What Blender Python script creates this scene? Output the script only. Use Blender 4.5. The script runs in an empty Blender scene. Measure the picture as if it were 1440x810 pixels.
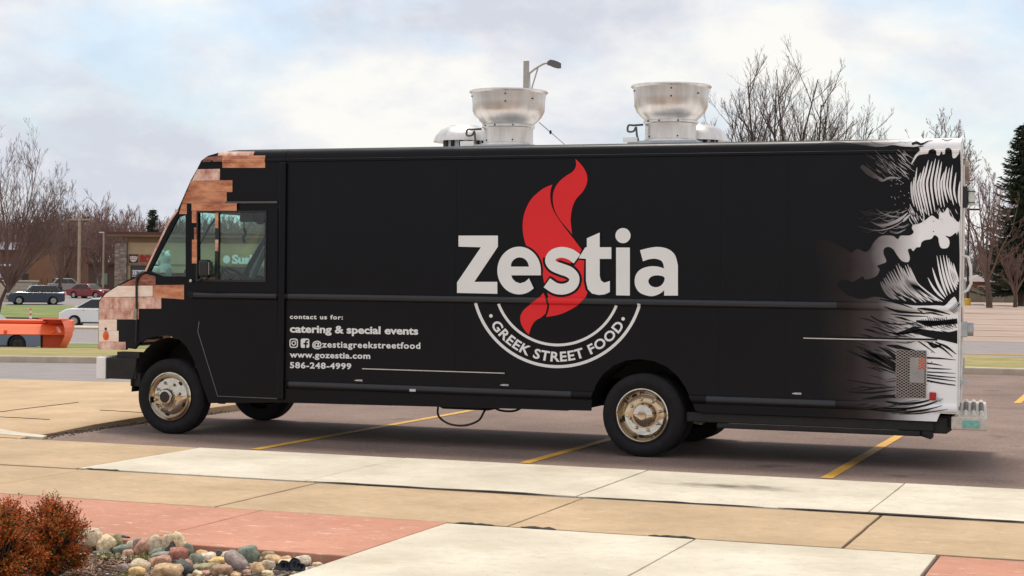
import bpy, bmesh, math, random
from mathutils import Vector, Matrix, noise

# ---------------------------------------------------------------- camera, sky, sun, exposure
SC = bpy.context.scene
COL = SC.collection
F_PX = 2446.0
YAW, PITCH, ROLL = math.radians(20.2), math.atan(11 / F_PX), math.radians(0.69)
CAM = Vector((4.6017, -16.2551, 1.70))
FW = Vector((-math.sin(YAW) * math.cos(PITCH), math.cos(YAW) * math.cos(PITCH), -math.sin(PITCH)))
_r0 = Vector((math.cos(YAW), math.sin(YAW), 0.0))
_u0 = _r0.cross(FW)
RT = _r0 * math.cos(ROLL) + _u0 * math.sin(ROLL)
UP = -_r0 * math.sin(ROLL) + _u0 * math.cos(ROLL)
FH = Vector((-math.sin(YAW), math.cos(YAW), 0.0))
cam = bpy.data.cameras.new('camera')
cam.sensor_width = 36.0
cam.lens = F_PX / 1440 * 36.0
cam.clip_end = 8000
cam_o = bpy.data.objects.new('camera', cam)
COL.objects.link(cam_o)
m = Matrix.Identity(4)
for i in range(3):
    m[i][0], m[i][1], m[i][2], m[i][3] = RT[i], UP[i], -FW[i], CAM[i]
cam_o.matrix_world = m
SC.camera = cam_o

SUN_EL, SUN_AZ = math.radians(70), math.radians(-35)      # azimuth clockwise from +Y
world = bpy.data.worlds.new('World')
SC.world = world
world.use_nodes = True
wn, wl = world.node_tree.nodes, world.node_tree.links
wn.clear()
w_out = wn.new('ShaderNodeOutputWorld')
w_bg = wn.new('ShaderNodeBackground')
w_bg.inputs['Strength'].default_value = 0.1
w_sky = wn.new('ShaderNodeTexSky')
w_sky.sky_type = 'NISHITA'
w_sky.sun_disc = False
w_sky.sun_elevation = SUN_EL
w_sky.sun_rotation = SUN_AZ
w_sky.dust_density = 1.5
w_tc = wn.new('ShaderNodeTexCoord')
w_map = wn.new('ShaderNodeMapping')
w_map.inputs['Scale'].default_value = (3.0, 3.0, 5.6)
w_map.inputs['Location'].default_value = (1.7, 0.35, 0.2)
wl.new(w_tc.outputs['Generated'], w_map.inputs['Vector'])
def wnoise(scale, detail, rough, dist=0.0):
    n = wn.new('ShaderNodeTexNoise')
    n.inputs['Scale'].default_value = scale
    n.inputs['Detail'].default_value = detail
    n.inputs['Roughness'].default_value = rough
    n.inputs['Distortion'].default_value = dist
    wl.new(w_map.outputs['Vector'], n.inputs['Vector'])
    return n
def wramp(src, stops):
    r = wn.new('ShaderNodeValToRGB')
    el = r.color_ramp.elements
    while len(el) < len(stops):
        el.new(0.5)
    for e, (p, c) in zip(el, stops):
        e.position = p
        e.color = (c[0], c[1], c[2], 1)
    wl.new(src, r.inputs['Fac'])
    return r
n_cover = wnoise(2.3, 7, 0.55, 0.1)
r_cover = wramp(n_cover.outputs['Fac'], [(0.36, (0.50, 0.50, 0.50)), (0.50, (1, 1, 1))])
n_shade = wnoise(1.9, 7, 0.58, 0.1)
r_shade = wramp(n_shade.outputs['Fac'], [(0.38, (6.6, 6.9, 7.7)), (0.48, (8.2, 8.3, 8.7)), (0.57, (9.7, 9.6, 9.2))])
w_boost = wn.new('ShaderNodeMix')
w_boost.data_type = 'RGBA'
w_boost.blend_type = 'MULTIPLY'
w_boost.inputs['Factor'].default_value = 1.0
wl.new(w_sky.outputs['Color'], w_boost.inputs['A'])
w_boost.inputs['B'].default_value = (1.45, 1.6, 1.65, 1)
w_mix = wn.new('ShaderNodeMix')
w_mix.data_type = 'RGBA'
wl.new(r_cover.outputs['Color'], w_mix.inputs['Factor'])
wl.new(w_boost.outputs['Result'], w_mix.inputs['A'])
wl.new(r_shade.outputs['Color'], w_mix.inputs['B'])
wl.new(w_mix.outputs['Result'], w_bg.inputs['Color'])
wl.new(w_bg.outputs['Background'], w_out.inputs['Surface'])

sun = bpy.data.lights.new('sun', 'SUN')
sun.energy = 2.5
sun.angle = math.radians(12)
sun.color = (1.0, 0.93, 0.82)
sun_o = bpy.data.objects.new('sun', sun)
COL.objects.link(sun_o)
_sd = Vector((math.sin(SUN_AZ) * math.cos(SUN_EL), math.cos(SUN_AZ) * math.cos(SUN_EL), math.sin(SUN_EL)))
sun_o.rotation_euler = _sd.to_track_quat('Z', 'Y').to_euler()
sun_o.location = (0, 0, 30)

SC.view_settings.view_transform = 'Standard'
SC.view_settings.look = 'None'
SC.view_settings.exposure = 0.02
SC.view_settings.gamma = 1.0
SC.view_settings.use_curve_mapping = False
SC.render.engine = 'CYCLES'
SC.cycles.max_bounces = 8
SC.cycles.transparent_max_bounces = 12

RND = random.Random(7)

# ---------------------------------------------------------------- pixel helpers (photo pixels -> places)
def ray(px, py):
    return FW + RT * ((px - 720) / F_PX) - UP * ((py - 405) / F_PX)
def gnd(px, py, z=0.0):
    d = ray(px, py)
    return CAM + d * ((z - CAM.z) / d.z)
def side(px, py, Y=0.0):
    d = ray(px, py)
    return CAM + d * ((Y - CAM.y) / d.y)
def deep(px, py, depth):
    return CAM + ray(px, py) * depth
def at_depth(px, depth):
    """ground position at this column and view depth"""
    p = CAM + ray(px, 395) * depth
    return p.x, p.y
LPROF = [(-500, 0), (27, 0), (36, -.12), (62, -1.02), (72, -1.5), (80, -1.55), (102, -1.5), (110, -1.42),
         (125, -1.4), (150, -1.06), (172, -.6), (190, -.3), (230, -.2), (400, 0.3), (6000, 0)]
def gz(x, y):
    """terrain height: the lot is level, to the left behind it the ground falls towards the road"""
    v = Vector((x - CAM.x, y - CAM.y, 0))
    d = v.dot(FH)
    a = v.dot(_r0)
    w = min(1, max(0, (4 - a) / 10))
    for (d0, z0), (d1, z1) in zip(LPROF, LPROF[1:]):
        if d0 <= d <= d1:
            return w * (z0 + (z1 - z0) * (d - d0) / (d1 - d0))
    return 0.0

# ---------------------------------------------------------------- materials
def mat(name, col, rough=0.6, metal=0.0, var=0.12, scale=6.0, bump=0.0, bscale=60.0, spec=0.5, coat=0.0, col2=None, island=0.0, aniso=None):
    mt = bpy.data.materials.new(name)
    mt.use_nodes = True
    nt = mt.node_tree
    b = nt.nodes['Principled BSDF']
    b.inputs['Roughness'].default_value = rough
    b.inputs['Metallic'].default_value = metal
    b.inputs['Specular IOR Level'].default_value = spec
    b.inputs['Coat Weight'].default_value = coat
    b.inputs['Coat Roughness'].default_value = 0.08
    tc = nt.nodes.new('ShaderNodeTexCoord')
    mp = nt.nodes.new('ShaderNodeMapping')
    if aniso:
        mp.inputs['Scale'].default_value = aniso
    nt.links.new(tc.outputs['Object'], mp.inputs['Vector'])
    n = nt.nodes.new('ShaderNodeTexNoise')
    n.inputs['Scale'].default_value = scale
    n.inputs['Detail'].default_value = 8
    n.inputs['Roughness'].default_value = 0.62
    nt.links.new(mp.outputs['Vector'], n.inputs['Vector'])
    r = nt.nodes.new('ShaderNodeValToRGB')
    c2 = col2 or tuple(c * (1 + var) for c in col)
    c1 = tuple(c * (1 - var) for c in col) if not col2 else col
    r.color_ramp.elements[0].position = 0.32
    r.color_ramp.elements[1].position = 0.68
    r.color_ramp.elements[0].color = (*c1, 1)
    r.color_ramp.elements[1].color = (*c2, 1)
    fac = n.outputs['Fac']
    if island:
        g = nt.nodes.new('ShaderNodeNewGeometry')
        mx = nt.nodes.new('ShaderNodeMix')
        mx.data_type = 'FLOAT'
        mx.inputs['Factor'].default_value = island
        nt.links.new(fac, mx.inputs['A'])
        nt.links.new(g.outputs['Random Per Island'], mx.inputs['B'])
        fac = mx.outputs['Result']
        r.color_ramp.elements[0].position = 0.1
        r.color_ramp.elements[1].position = 0.9
    nt.links.new(fac, r.inputs['Fac'])
    nt.links.new(r.outputs['Color'], b.inputs['Base Color'])
    if bump:
        n2 = nt.nodes.new('ShaderNodeTexNoise')
        n2.inputs['Scale'].default_value = bscale
        n2.inputs['Detail'].default_value = 6
        nt.links.new(mp.outputs['Vector'], n2.inputs['Vector'])
        bp = nt.nodes.new('ShaderNodeBump')
        bp.inputs['Strength'].default_value = bump
        bp.inputs['Distance'].default_value = 0.02
        nt.links.new(n2.outputs['Fac'], bp.inputs['Height'])
        nt.links.new(bp.outputs['Normal'], b.inputs['Normal'])
    return mt
def nd(nt, typ, **kw):
    n = nt.nodes.new(typ)
    for k, v in kw.items():
        n.inputs[k].default_value = v
    return n
def layer(nt, base_sock, col, fac_sock):
    mx = nt.nodes.new('ShaderNodeMix')
    mx.data_type = 'RGBA'
    nt.links.new(fac_sock, mx.inputs['Factor'])
    nt.links.new(base_sock, mx.inputs['A'])
    mx.inputs['B'].default_value = (*col, 1)
    return mx.outputs['Result']
def ramp01(nt, src, a, b, lo=0.0, hi=1.0):
    mr = nt.nodes.new('ShaderNodeMapRange')
    mr.inputs['From Min'].default_value = a
    mr.inputs['From Max'].default_value = b
    mr.inputs['To Min'].default_value = lo
    mr.inputs['To Max'].default_value = hi
    nt.links.new(src, mr.inputs['Value'])
    return mr.outputs['Result']
def slab_mat(name, col, scuff=(0.75, 0.7, 0.6), scuff_amt=0.5, dirt=(0.2, 0.15, 0.1), stain=None, rough=0.85):
    """broom finished concrete: mottling, fine grain, pale scuffs drawn out along the walk, dirt, an optional oil stain (x, y, rx, ry)"""
    mt = bpy.data.materials.new(name)
    mt.use_nodes = True
    nt = mt.node_tree
    b = nt.nodes['Principled BSDF']
    b.inputs['Roughness'].default_value = rough
    b.inputs['Specular IOR Level'].default_value = 0.25
    g = nd(nt, 'ShaderNodeNewGeometry')
    big = nd(nt, 'ShaderNodeTexNoise', Scale=0.9, Detail=6, Roughness=0.6)
    nt.links.new(g.outputs['Position'], big.inputs['Vector'])
    r = nt.nodes.new('ShaderNodeValToRGB')
    r.color_ramp.elements[0].position = 0.3
    r.color_ramp.elements[1].position = 0.7
    r.color_ramp.elements[0].color = (col[0] * .78, col[1] * .76, col[2] * .72, 1)
    r.color_ramp.elements[1].color = (col[0] * 1.12, col[1] * 1.12, col[2] * 1.12, 1)
    nt.links.new(big.outputs['Fac'], r.inputs['Fac'])
    c = r.outputs['Color']
    fine = nd(nt, 'ShaderNodeTexNoise', Scale=70, Detail=5, Roughness=0.8)
    nt.links.new(g.outputs['Position'], fine.inputs['Vector'])
    c = layer(nt, c, tuple(x * .55 for x in col), ramp01(nt, fine.outputs['Fac'], 0.56, 0.74, 0, 0.55))
    mid = nd(nt, 'ShaderNodeTexNoise', Scale=9, Detail=8, Roughness=0.8)
    nt.links.new(g.outputs['Position'], mid.inputs['Vector'])
    c = layer(nt, c, tuple(x * .72 for x in col), ramp01(nt, mid.outputs['Fac'], 0.50, 0.70, 0, 0.75))
    pit = nd(nt, 'ShaderNodeTexVoronoi', Scale=13)
    nt.links.new(g.outputs['Position'], pit.inputs['Vector'])
    c = layer(nt, c, tuple(x * .35 for x in col), ramp01(nt, pit.outputs['Distance'], 0.10, 0.05, 0, 0.7))
    mp = nd(nt, 'ShaderNodeMapping', Scale=(3.2, 11, 1))
    nt.links.new(g.outputs['Position'], mp.inputs['Vector'])
    sc = nd(nt, 'ShaderNodeTexNoise', Scale=1.6, Detail=9, Roughness=0.75)
    nt.links.new(mp.outputs['Vector'], sc.inputs['Vector'])
    c = layer(nt, c, scuff, ramp01(nt, sc.outputs['Fac'], 0.575, 0.66, 0, scuff_amt))
    mp2 = nd(nt, 'ShaderNodeMapping', Scale=(1, 2.2, 1), Location=(3, 7, 0))
    nt.links.new(g.outputs['Position'], mp2.inputs['Vector'])
    dn = nd(nt, 'ShaderNodeTexNoise', Scale=1.3, Detail=7, Roughness=0.7)
    nt.links.new(mp2.outputs['Vector'], dn.inputs['Vector'])
    c = layer(nt, c, dirt, ramp01(nt, dn.outputs['Fac'], 0.54, 0.76, 0, 0.5))
    if stain:
        x, y, rx, ry = stain
        mp3 = nd(nt, 'ShaderNodeMapping', Location=(-x / rx, -y / ry, 0), Scale=(1 / rx, 1 / ry, 0))
        nt.links.new(g.outputs['Position'], mp3.inputs['Vector'])
        ln = nt.nodes.new('ShaderNodeVectorMath')
        ln.operation = 'LENGTH'
        nt.links.new(mp3.outputs['Vector'], ln.inputs[0])
        sn = nd(nt, 'ShaderNodeTexNoise', Scale=5, Detail=6)
        nt.links.new(g.outputs['Position'], sn.inputs['Vector'])
        ad = nt.nodes.new('ShaderNodeMath')
        ad.operation = 'MULTIPLY_ADD'
        nt.links.new(sn.outputs['Fac'], ad.inputs[0])
        ad.inputs[1].default_value = 1.3
        nt.links.new(ln.outputs['Value'], ad.inputs[2])
        c = layer(nt, c, (0.10, 0.07, 0.05), ramp01(nt, ad.outputs['Value'], 0.7, 1.55, 0.85, 0))
    nt.links.new(c, b.inputs['Base Color'])
    bp = nd(nt, 'ShaderNodeBump', Strength=0.25, Distance=0.004)
    nt.links.new(fine.outputs['Fac'], bp.inputs['Height'])
    nt.links.new(bp.outputs['Normal'], b.inputs['Normal'])
    return mt
def asphalt_mat(name, col, warm=(0.15, 0.12, 0.11)):
    mt = bpy.data.materials.new(name)
    mt.use_nodes = True
    nt = mt.node_tree
    b = nt.nodes['Principled BSDF']
    b.inputs['Roughness'].default_value = 0.9
    b.inputs['Specular IOR Level'].default_value = 0.2
    g = nd(nt, 'ShaderNodeNewGeometry')
    big = nd(nt, 'ShaderNodeTexNoise', Scale=0.55, Detail=7, Roughness=0.65)
    nt.links.new(g.outputs['Position'], big.inputs['Vector'])
    r = nt.nodes.new('ShaderNodeValToRGB')
    r.color_ramp.elements[0].position = 0.3
    r.color_ramp.elements[1].position = 0.72
    r.color_ramp.elements[0].color = (*col, 1)
    r.color_ramp.elements[1].color = (*warm, 1)
    nt.links.new(big.outputs['Fac'], r.inputs['Fac'])
    fine = nd(nt, 'ShaderNodeTexNoise', Scale=55, Detail=5, Roughness=0.8)
    nt.links.new(g.outputs['Position'], fine.inputs['Vector'])
    c = layer(nt, r.outputs['Color'], tuple(x * .4 for x in col), ramp01(nt, fine.outputs['Fac'], 0.52, 0.7, 0, 0.7))
    vo = nd(nt, 'ShaderNodeTexVoronoi', Scale=9)
    nt.links.new(g.outputs['Position'], vo.inputs['Vector'])
    c = layer(nt, c, (0.6, 0.56, 0.5), ramp01(nt, vo.outputs['Distance'], 0.07, 0.035, 0, 0.8))
    agg = nd(nt, 'ShaderNodeTexNoise', Scale=22, Detail=7, Roughness=0.8)
    nt.links.new(g.outputs['Position'], agg.inputs['Vector'])
    c = layer(nt, c, tuple(x * 1.5 for x in warm), ramp01(nt, agg.outputs['Fac'], 0.52, 0.68, 0, 0.7))
    oil = nd(nt, 'ShaderNodeTexNoise', Scale=1.1, Detail=4, Roughness=0.5)
    nt.links.new(g.outputs['Position'], oil.inputs['Vector'])
    c = layer(nt, c, tuple(x * .35 for x in col), ramp01(nt, oil.outputs['Fac'], 0.63, 0.72, 0, 0.6))
    nt.links.new(c, b.inputs['Base Color'])
    bp = nd(nt, 'ShaderNodeBump', Strength=0.4, Distance=0.006)
    nt.links.new(fine.outputs['Fac'], bp.inputs['Height'])
    nt.links.new(bp.outputs['Normal'], b.inputs['Normal'])
    return mt
def glass_mat(name, tint, gloss=0.06, dark=None):
    mt = bpy.data.materials.new(name)
    mt.use_nodes = True
    nt = mt.node_tree
    nt.nodes.remove(nt.nodes['Principled BSDF'])
    out = nt.nodes['Material Output']
    t = nt.nodes.new('ShaderNodeBsdfTransparent')
    t.inputs['Color'].default_value = (*tint, 1)
    gl = nt.nodes.new('ShaderNodeBsdfGlossy')
    gl.inputs['Roughness'].default_value = 0.02
    gm = nt.nodes.new('ShaderNodeNewGeometry')
    dt = nt.nodes.new('ShaderNodeVectorMath')
    dt.operation = 'DOT_PRODUCT'
    nt.links.new(gm.outputs['Normal'], dt.inputs[0])
    nt.links.new(gm.outputs['Incoming'], dt.inputs[1])
    def op(kind, a_, b_=None):
        q = nt.nodes.new('ShaderNodeMath')
        q.operation = kind
        nt.links.new(a_, q.inputs[0])
        if b_ is not None:
            q.inputs[1].default_value = b_
        return q.outputs['Value']
    inv = nt.nodes.new('ShaderNodeMath')
    inv.operation = 'SUBTRACT'
    inv.inputs[0].default_value = 1.0
    nt.links.new(op('ABSOLUTE', dt.outputs['Value']), inv.inputs[1])
    f = ramp01(nt, op('POWER', inv.outputs['Value'], 5.0), 0, 1, gloss, 1)
    mx = nt.nodes.new('ShaderNodeMixShader')
    nt.links.new(f, mx.inputs['Fac'])
    nt.links.new(t.outputs['BSDF'], mx.inputs[1])
    nt.links.new(gl.outputs['BSDF'], mx.inputs[2])
    nt.links.new(mx.outputs['Shader'], out.inputs['Surface'])
    return mt

# ---------------------------------------------------------------- mesh collector
class MB:
    def __init__(s):
        s.v, s.f = [], []
    def add(s, verts, faces):
        o = len(s.v)
        s.v += [tuple(v) for v in verts]
        s.f += [tuple(i + o for i in f) for f in faces]
        return s
    def box(s, x0, x1, y0, y1, z0, z1):
        v = [(x, y, z) for z in (z0, z1) for y in (y0, y1) for x in (x0, x1)]
        return s.add(v, [(0, 2, 3, 1), (4, 5, 7, 6), (0, 1, 5, 4), (2, 6, 7, 3), (0, 4, 6, 2), (1, 3, 7, 5)])
    def obox(s, c, ax, ay, az, hx, hy, hz):
        c, ax, ay, az = Vector(c), Vector(ax), Vector(ay), Vector(az)
        v = [c + ax * (hx * i) + ay * (hy * j) + az * (hz * k) for k in (-1, 1) for j in (-1, 1) for i in (-1, 1)]
        return s.add(v, [(0, 2, 3, 1), (4, 5, 7, 6), (0, 1, 5, 4), (2, 6, 7, 3), (0, 4, 6, 2), (1, 3, 7, 5)])
    def prism(s, poly, f, cap=True):
        """poly: list of 2d points; f(p, k) -> 3d point for end k = 0 / 1"""
        n = len(poly)
        v = [f(p, 0) for p in poly] + [f(p, 1) for p in poly]
        fs = [(i, (i + 1) % n, n + (i + 1) % n, n + i) for i in range(n)]
        if cap:
            fs += [tuple(range(n - 1, -1, -1)), tuple(range(n, 2 * n))]
        return s.add(v, fs)
    def lathe(s, prof, f, n=32, closed=False):
        """prof: (radius, height); f(r cos, r sin, h) -> point"""
        k = len(prof)
        v = []
        for i in range(n):
            a = 2 * math.pi * i / n
            v += [f(r * math.cos(a), r * math.sin(a), h) for r, h in prof]
        fs = []
        for i in range(n):
            j = (i + 1) % n
            for q in range(k if closed else k - 1):
                w = (q + 1) % k
                fs.append((i * k + q, j * k + q, j * k + w, i * k + w))
        return s.add(v, fs)
    def tube(s, pts, rads, n=8, cap=True):
        pts = [Vector(p) for p in pts]
        if not isinstance(rads, (list, tuple)):
            rads = [rads] * len(pts)
        v = []
        up = None
        for i, p in enumerate(pts):
            t = (pts[min(i + 1, len(pts) - 1)] - pts[max(i - 1, 0)]).normalized()
            if up is None:
                up = t.orthogonal().normalized()
            else:
                up = (up - t * up.dot(t))
                up = up.normalized() if up.length > 1e-6 else t.orthogonal().normalized()
            sd = t.cross(up)
            for k in range(n):
                a = 2 * math.pi * k / n
                v.append(p + (up * math.cos(a) + sd * math.sin(a)) * rads[i])
        fs = []
        for i in range(len(pts) - 1):
            for k in range(n):
                fs.append((i * n + k, i * n + (k + 1) % n, (i + 1) * n + (k + 1) % n, (i + 1) * n + k))
        if cap:
            fs += [tuple(range(n - 1, -1, -1)), tuple(range((len(pts) - 1) * n, len(pts) * n))]
        return s.add(v, fs)
    def ball(s, c, r, n=10, sq=(1, 1, 1)):
        c = Vector(c)
        prof = [(math.sin(math.pi * i / n), -math.cos(math.pi * i / n)) for i in range(n + 1)]
        return s.lathe(prof, lambda a, b, h: (c.x + a * r * sq[0], c.y + b * r * sq[1], c.z + h * r * sq[2]), n * 2)
    def build(s, name, mt, parent=None, smooth=False, bevel=0.0, world=False, fix=True, seg=2, ang=35):
        me = bpy.data.meshes.new(name)
        vv = s.v
        if world and parent:
            L = parent['_loc']
            vv = [(x - L[0], y - L[1], z - L[2]) for x, y, z in vv]
        me.from_pydata(vv, [], s.f)
        if fix:
            bm = bmesh.new()
            bm.from_mesh(me)
            bmesh.ops.remove_doubles(bm, verts=bm.verts, dist=1e-5)
            bmesh.ops.recalc_face_normals(bm, faces=bm.faces)
            bm.to_mesh(me)
            bm.free()
        if smooth:
            for p in me.polygons:
                p.use_smooth = True
            try:
                me.set_sharp_from_angle(angle=math.radians(ang))
            except Exception:
                pass
        me.materials.append(mt)
        o = bpy.data.objects.new(name, me)
        COL.objects.link(o)
        if parent:
            o.parent = parent
            if world:
                o['_loc'] = tuple(parent['_loc'])
        if bevel:
            bv = o.modifiers.new('bevel', 'BEVEL')
            bv.width = bevel
            bv.segments = seg
            bv.limit_method = 'ANGLE'
        return o
ROOTS = []
def thing(name, label, cat, loc=(0, 0, 0), rz=0.0, group=None):
    o = bpy.data.objects.new(name, None)
    COL.objects.link(o)
    o.location = loc
    o.rotation_euler = (0, 0, rz)
    o.empty_display_size = 0.2
    o['label'] = label
    o['category'] = cat
    if group:
        o['group'] = group
    o['_loc'] = tuple(loc)
    ROOTS.append(o)
    return o
def tag(o, label, cat, group=None):
    o['label'] = label
    o['category'] = cat
    if group:
        o['group'] = group
    return o
def struct(o):
    o['kind'] = 'structure'
    return o
def copy_tree(o, parent=None):
    c = o.copy()
    COL.objects.link(c)
    c.parent = parent
    for ch in list(o.children):
        copy_tree(ch, c)
    return c

# ================================================================ GROUND, LOT, SIDEWALK
M_ASPH = asphalt_mat('asphalt', (0.155, 0.107, 0.091), (0.310, 0.220, 0.184))
M_ROAD = mat('road asphalt', (0.26, 0.23, 0.225), 0.9, var=0.1, scale=1.5, bump=0.1)
M_TAN = slab_mat('tan concrete', (0.53, 0.385, 0.245), scuff=(0.72, 0.62, 0.48), scuff_amt=0.6, dirt=(0.33, 0.21, 0.11))
M_WHITE = slab_mat('pale concrete', (0.675, 0.61, 0.50), scuff=(0.80, 0.76, 0.68), scuff_amt=0.35, dirt=(0.42, 0.32, 0.2))
M_WHITE_ST = slab_mat('pale concrete with oil stain', (0.675, 0.61, 0.50), scuff=(0.80, 0.76, 0.68), scuff_amt=0.35, dirt=(0.42, 0.32, 0.2), stain=(1.40, -2.18, 0.75, 0.26))
M_RED = slab_mat('red tinted concrete', (0.54, 0.265, 0.185), scuff=(0.78, 0.58, 0.47), scuff_amt=0.95, dirt=(0.5, 0.18, 0.10))
M_APRON = slab_mat('driveway concrete', (0.55, 0.395, 0.245), scuff=(0.75, 0.63, 0.46), scuff_amt=0.3, dirt=(0.40, 0.27, 0.15))
M_JOINT = mat('tar joint', (0.035, 0.028, 0.024), 0.9, var=0.4, scale=12)
M_YELLOW = mat('yellow road paint', (0.68, 0.36, 0.045), 0.7, var=0.22, scale=14, bump=0.1)
_nt = M_YELLOW.node_tree          # worn through to the asphalt in places
_b = _nt.nodes['Principled BSDF']
_g = nd(_nt, 'ShaderNodeNewGeometry')
_n = nd(_nt, 'ShaderNodeTexNoise', Scale=28, Detail=7, Roughness=0.8)
_nt.links.new(_g.outputs['Position'], _n.inputs['Vector'])
_src = _b.inputs['Base Color'].links[0].from_socket
_nt.links.new(layer(_nt, _src, (0.17, 0.125, 0.11), ramp01(_nt, _n.outputs['Fac'], 0.56, 0.66, 0, 0.85)), _b.inputs['Base Color'])
M_WPAINT = mat('white road paint', (0.75, 0.73, 0.70), 0.7, var=0.15, scale=5)
M_GRASS = mat('winter grass', (0.17, 0.18, 0.04), 0.9, var=0.0, scale=0.9, col2=(0.42, 0.31, 0.13), bump=0.6, bscale=25)
M_GRASS2 = mat('green grass', (0.10, 0.17, 0.03), 0.9, var=0.0, scale=0.5, col2=(0.24, 0.24, 0.07), bump=0.6, bscale=20)
M_KERB = mat('kerb concrete', (0.50, 0.42, 0.33), 0.85, var=0.15, scale=4, bump=0.1)
M_DIRT = mat('bare ground', (0.20, 0.155, 0.12), 0.95, var=0.2, scale=0.3)
M_PINK = mat('far lot concrete', (0.38, 0.275, 0.22), 0.9, var=0.14, scale=0.35)

# terrain sheet laid out in rows away from the lot, reaching the horizon
def terr(d, a, off):
    p = Vector((CAM.x, CAM.y, 0)) + FH * d + _r0 * a
    return (p.x, p.y, gz(p.x, p.y) + off)
def sheet(name, rows, cols, off, mt):
    mb = MB()
    v = [terr(d, a, off) for d in rows for a in cols]
    n = len(cols)
    f = [(i * n + j, i * n + j + 1, (i + 1) * n + j + 1, (i + 1) * n + j) for i in range(len(rows) - 1) for j in range(n - 1)]
    mb.add(v, f)
    return struct(mb.build(name, mt, smooth=True, ang=80))
rows = [-400, -60, 0, 12, 27, 36, 44, 53, 62, 72, 80, 91, 102, 110, 125, 137, 150, 172, 190, 230, 400, 900, 3000, 6000]
cols = [-4000, -1000, -300, -120, -60, -30, -20, -12, -6, -4, -2, 0, 2, 4, 12, 30, 80, 200, 600, 1500, 4000]
sheet('ground', rows, cols, -0.10, M_DIRT)
lc = [-80, -60, -45, -30, -20, -12, -6]
mb = MB()
# left hand road and verges
sheet('road', [26.4, 27, 36], [-60, -30, -20, -12, -6], -0.004, M_ROAD)
sheet('road', [80, 91, 102, 104, 110, 125], lc, 0.012, M_ROAD)
sheet('grass_verge', [36.15, 44, 53, 62, 72], [-60, -30, -20, -12, -6], 0.125, M_GRASS)
sheet('grass_verge', [72, 80], lc, 0.10, M_GRASS2)
sheet('pavement', [62.2, 72], [-80, -60, -45, -30, -20, -12, -6], 0.135, M_KERB)
sheet('pavement', [102.5, 106], lc, 0.10, mat('pale strip', (0.55, 0.46, 0.38), 0.9, var=0.1, scale=1))
sheet('grass_verge', [121, 125, 137, 150], lc, 0.10, M_GRASS2)
sheet('road', [150, 172, 190, 230], [-120, -80, -60, -45, -30, -20, -12, -6], 0.016, M_ROAD)
def strip_box(name, d0, d1, a0, a1, h, mt, n=6):
    mb = MB()
    for i in range(n):
        aa, ab = a0 + (a1 - a0) * i / n, a0 + (a1 - a0) * (i + 1) / n
        v = [terr(d, a, o) for o in (-0.2, h) for d in (d0, d1) for a in (aa, ab)]
        mb.add(v, [(0, 2, 3, 1), (4, 5, 7, 6), (0, 1, 5, 4), (2, 6, 7, 3), (0, 4, 6, 2), (1, 3, 7, 5)])
    return struct(mb.build(name, mt, bevel=0.02))
strip_box('kerb', 35.9, 36.15, -45, -6, 0.13, M_KERB, 10)
strip_box('kerb', 79.9, 80.2, -60, -10, 0.12, M_KERB)
strip_box('kerb', 102.2, 102.5, -60, -10, 0.12, M_KERB)
# right hand verge, road and far lot, in line with the parking lot
def flat(name, x0, x1, y0, y1, z, mt, nx=1, ny=1):
    mb = MB()
    v = [(x0 + (x1 - x0) * i / nx, y0 + (y1 - y0) * j / ny, z) for j in range(ny + 1) for i in range(nx + 1)]
    mb.add(v, [(j * (nx + 1) + i, j * (nx + 1) + i + 1, (j + 1) * (nx + 1) + i + 1, (j + 1) * (nx + 1) + i) for j in range(ny) for i in range(nx)])
    return mb.build(name, mt)
lot = struct(flat('parking_lot', -6.25, 60, -1.3, 18.2, 0.0, M_ASPH))
kb = MB().box(-3.0, 60, 18.2, 18.42, -0.2, 0.13)
struct(kb.build('kerb', M_KERB, bevel=0.025))
struct(flat('grass_verge', -3.0, 60, 18.42, 24.2, 0.115, M_GRASS))
struct(flat('road', -6, 80, 24.2, 38.6, 0.0, M_ROAD))
struct(flat('road', -6.25, -3.0, 18.2, 24.2, -0.004, M_ROAD))
struct(flat('far_lot', -20, 90, 38.6, 190, 0.004, M_PINK))
for y0, y1, mt_ in [(24.35, 24.55, M_WPAINT), (28.1, 28.3, M_YELLOW), (28.5, 28.7, M_YELLOW)]:
    o = flat('painted_line', -5, 80, y0, y1, 0.006, mt_)
    o.parent = lot
for yj in (44.0, 52, 62, 75, 92, 115):
    o = flat('expansion_joint', -19, 88, yj, yj + 0.12 + yj * 0.002, 0.010, M_JOINT)
    o.parent = lot
# parking bay lines
for x, y0, y1 in [(-3.72, -1.05, 4.75), (-0.90, -1.05, 4.7), (1.90, -1.05, 4.1), (4.72, -1.05, 4.5)]:
    o = flat('painted_line', x, x + 0.105, y0, y1, 0.005, M_YELLOW)
    o.parent = lot
g = gnd(1436, 558)
o = flat('painted_line', g.x, g.x + 0.105, g.y - 1.6, g.y + 1.2, 0.005, M_YELLOW)
o.parent = lot

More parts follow.
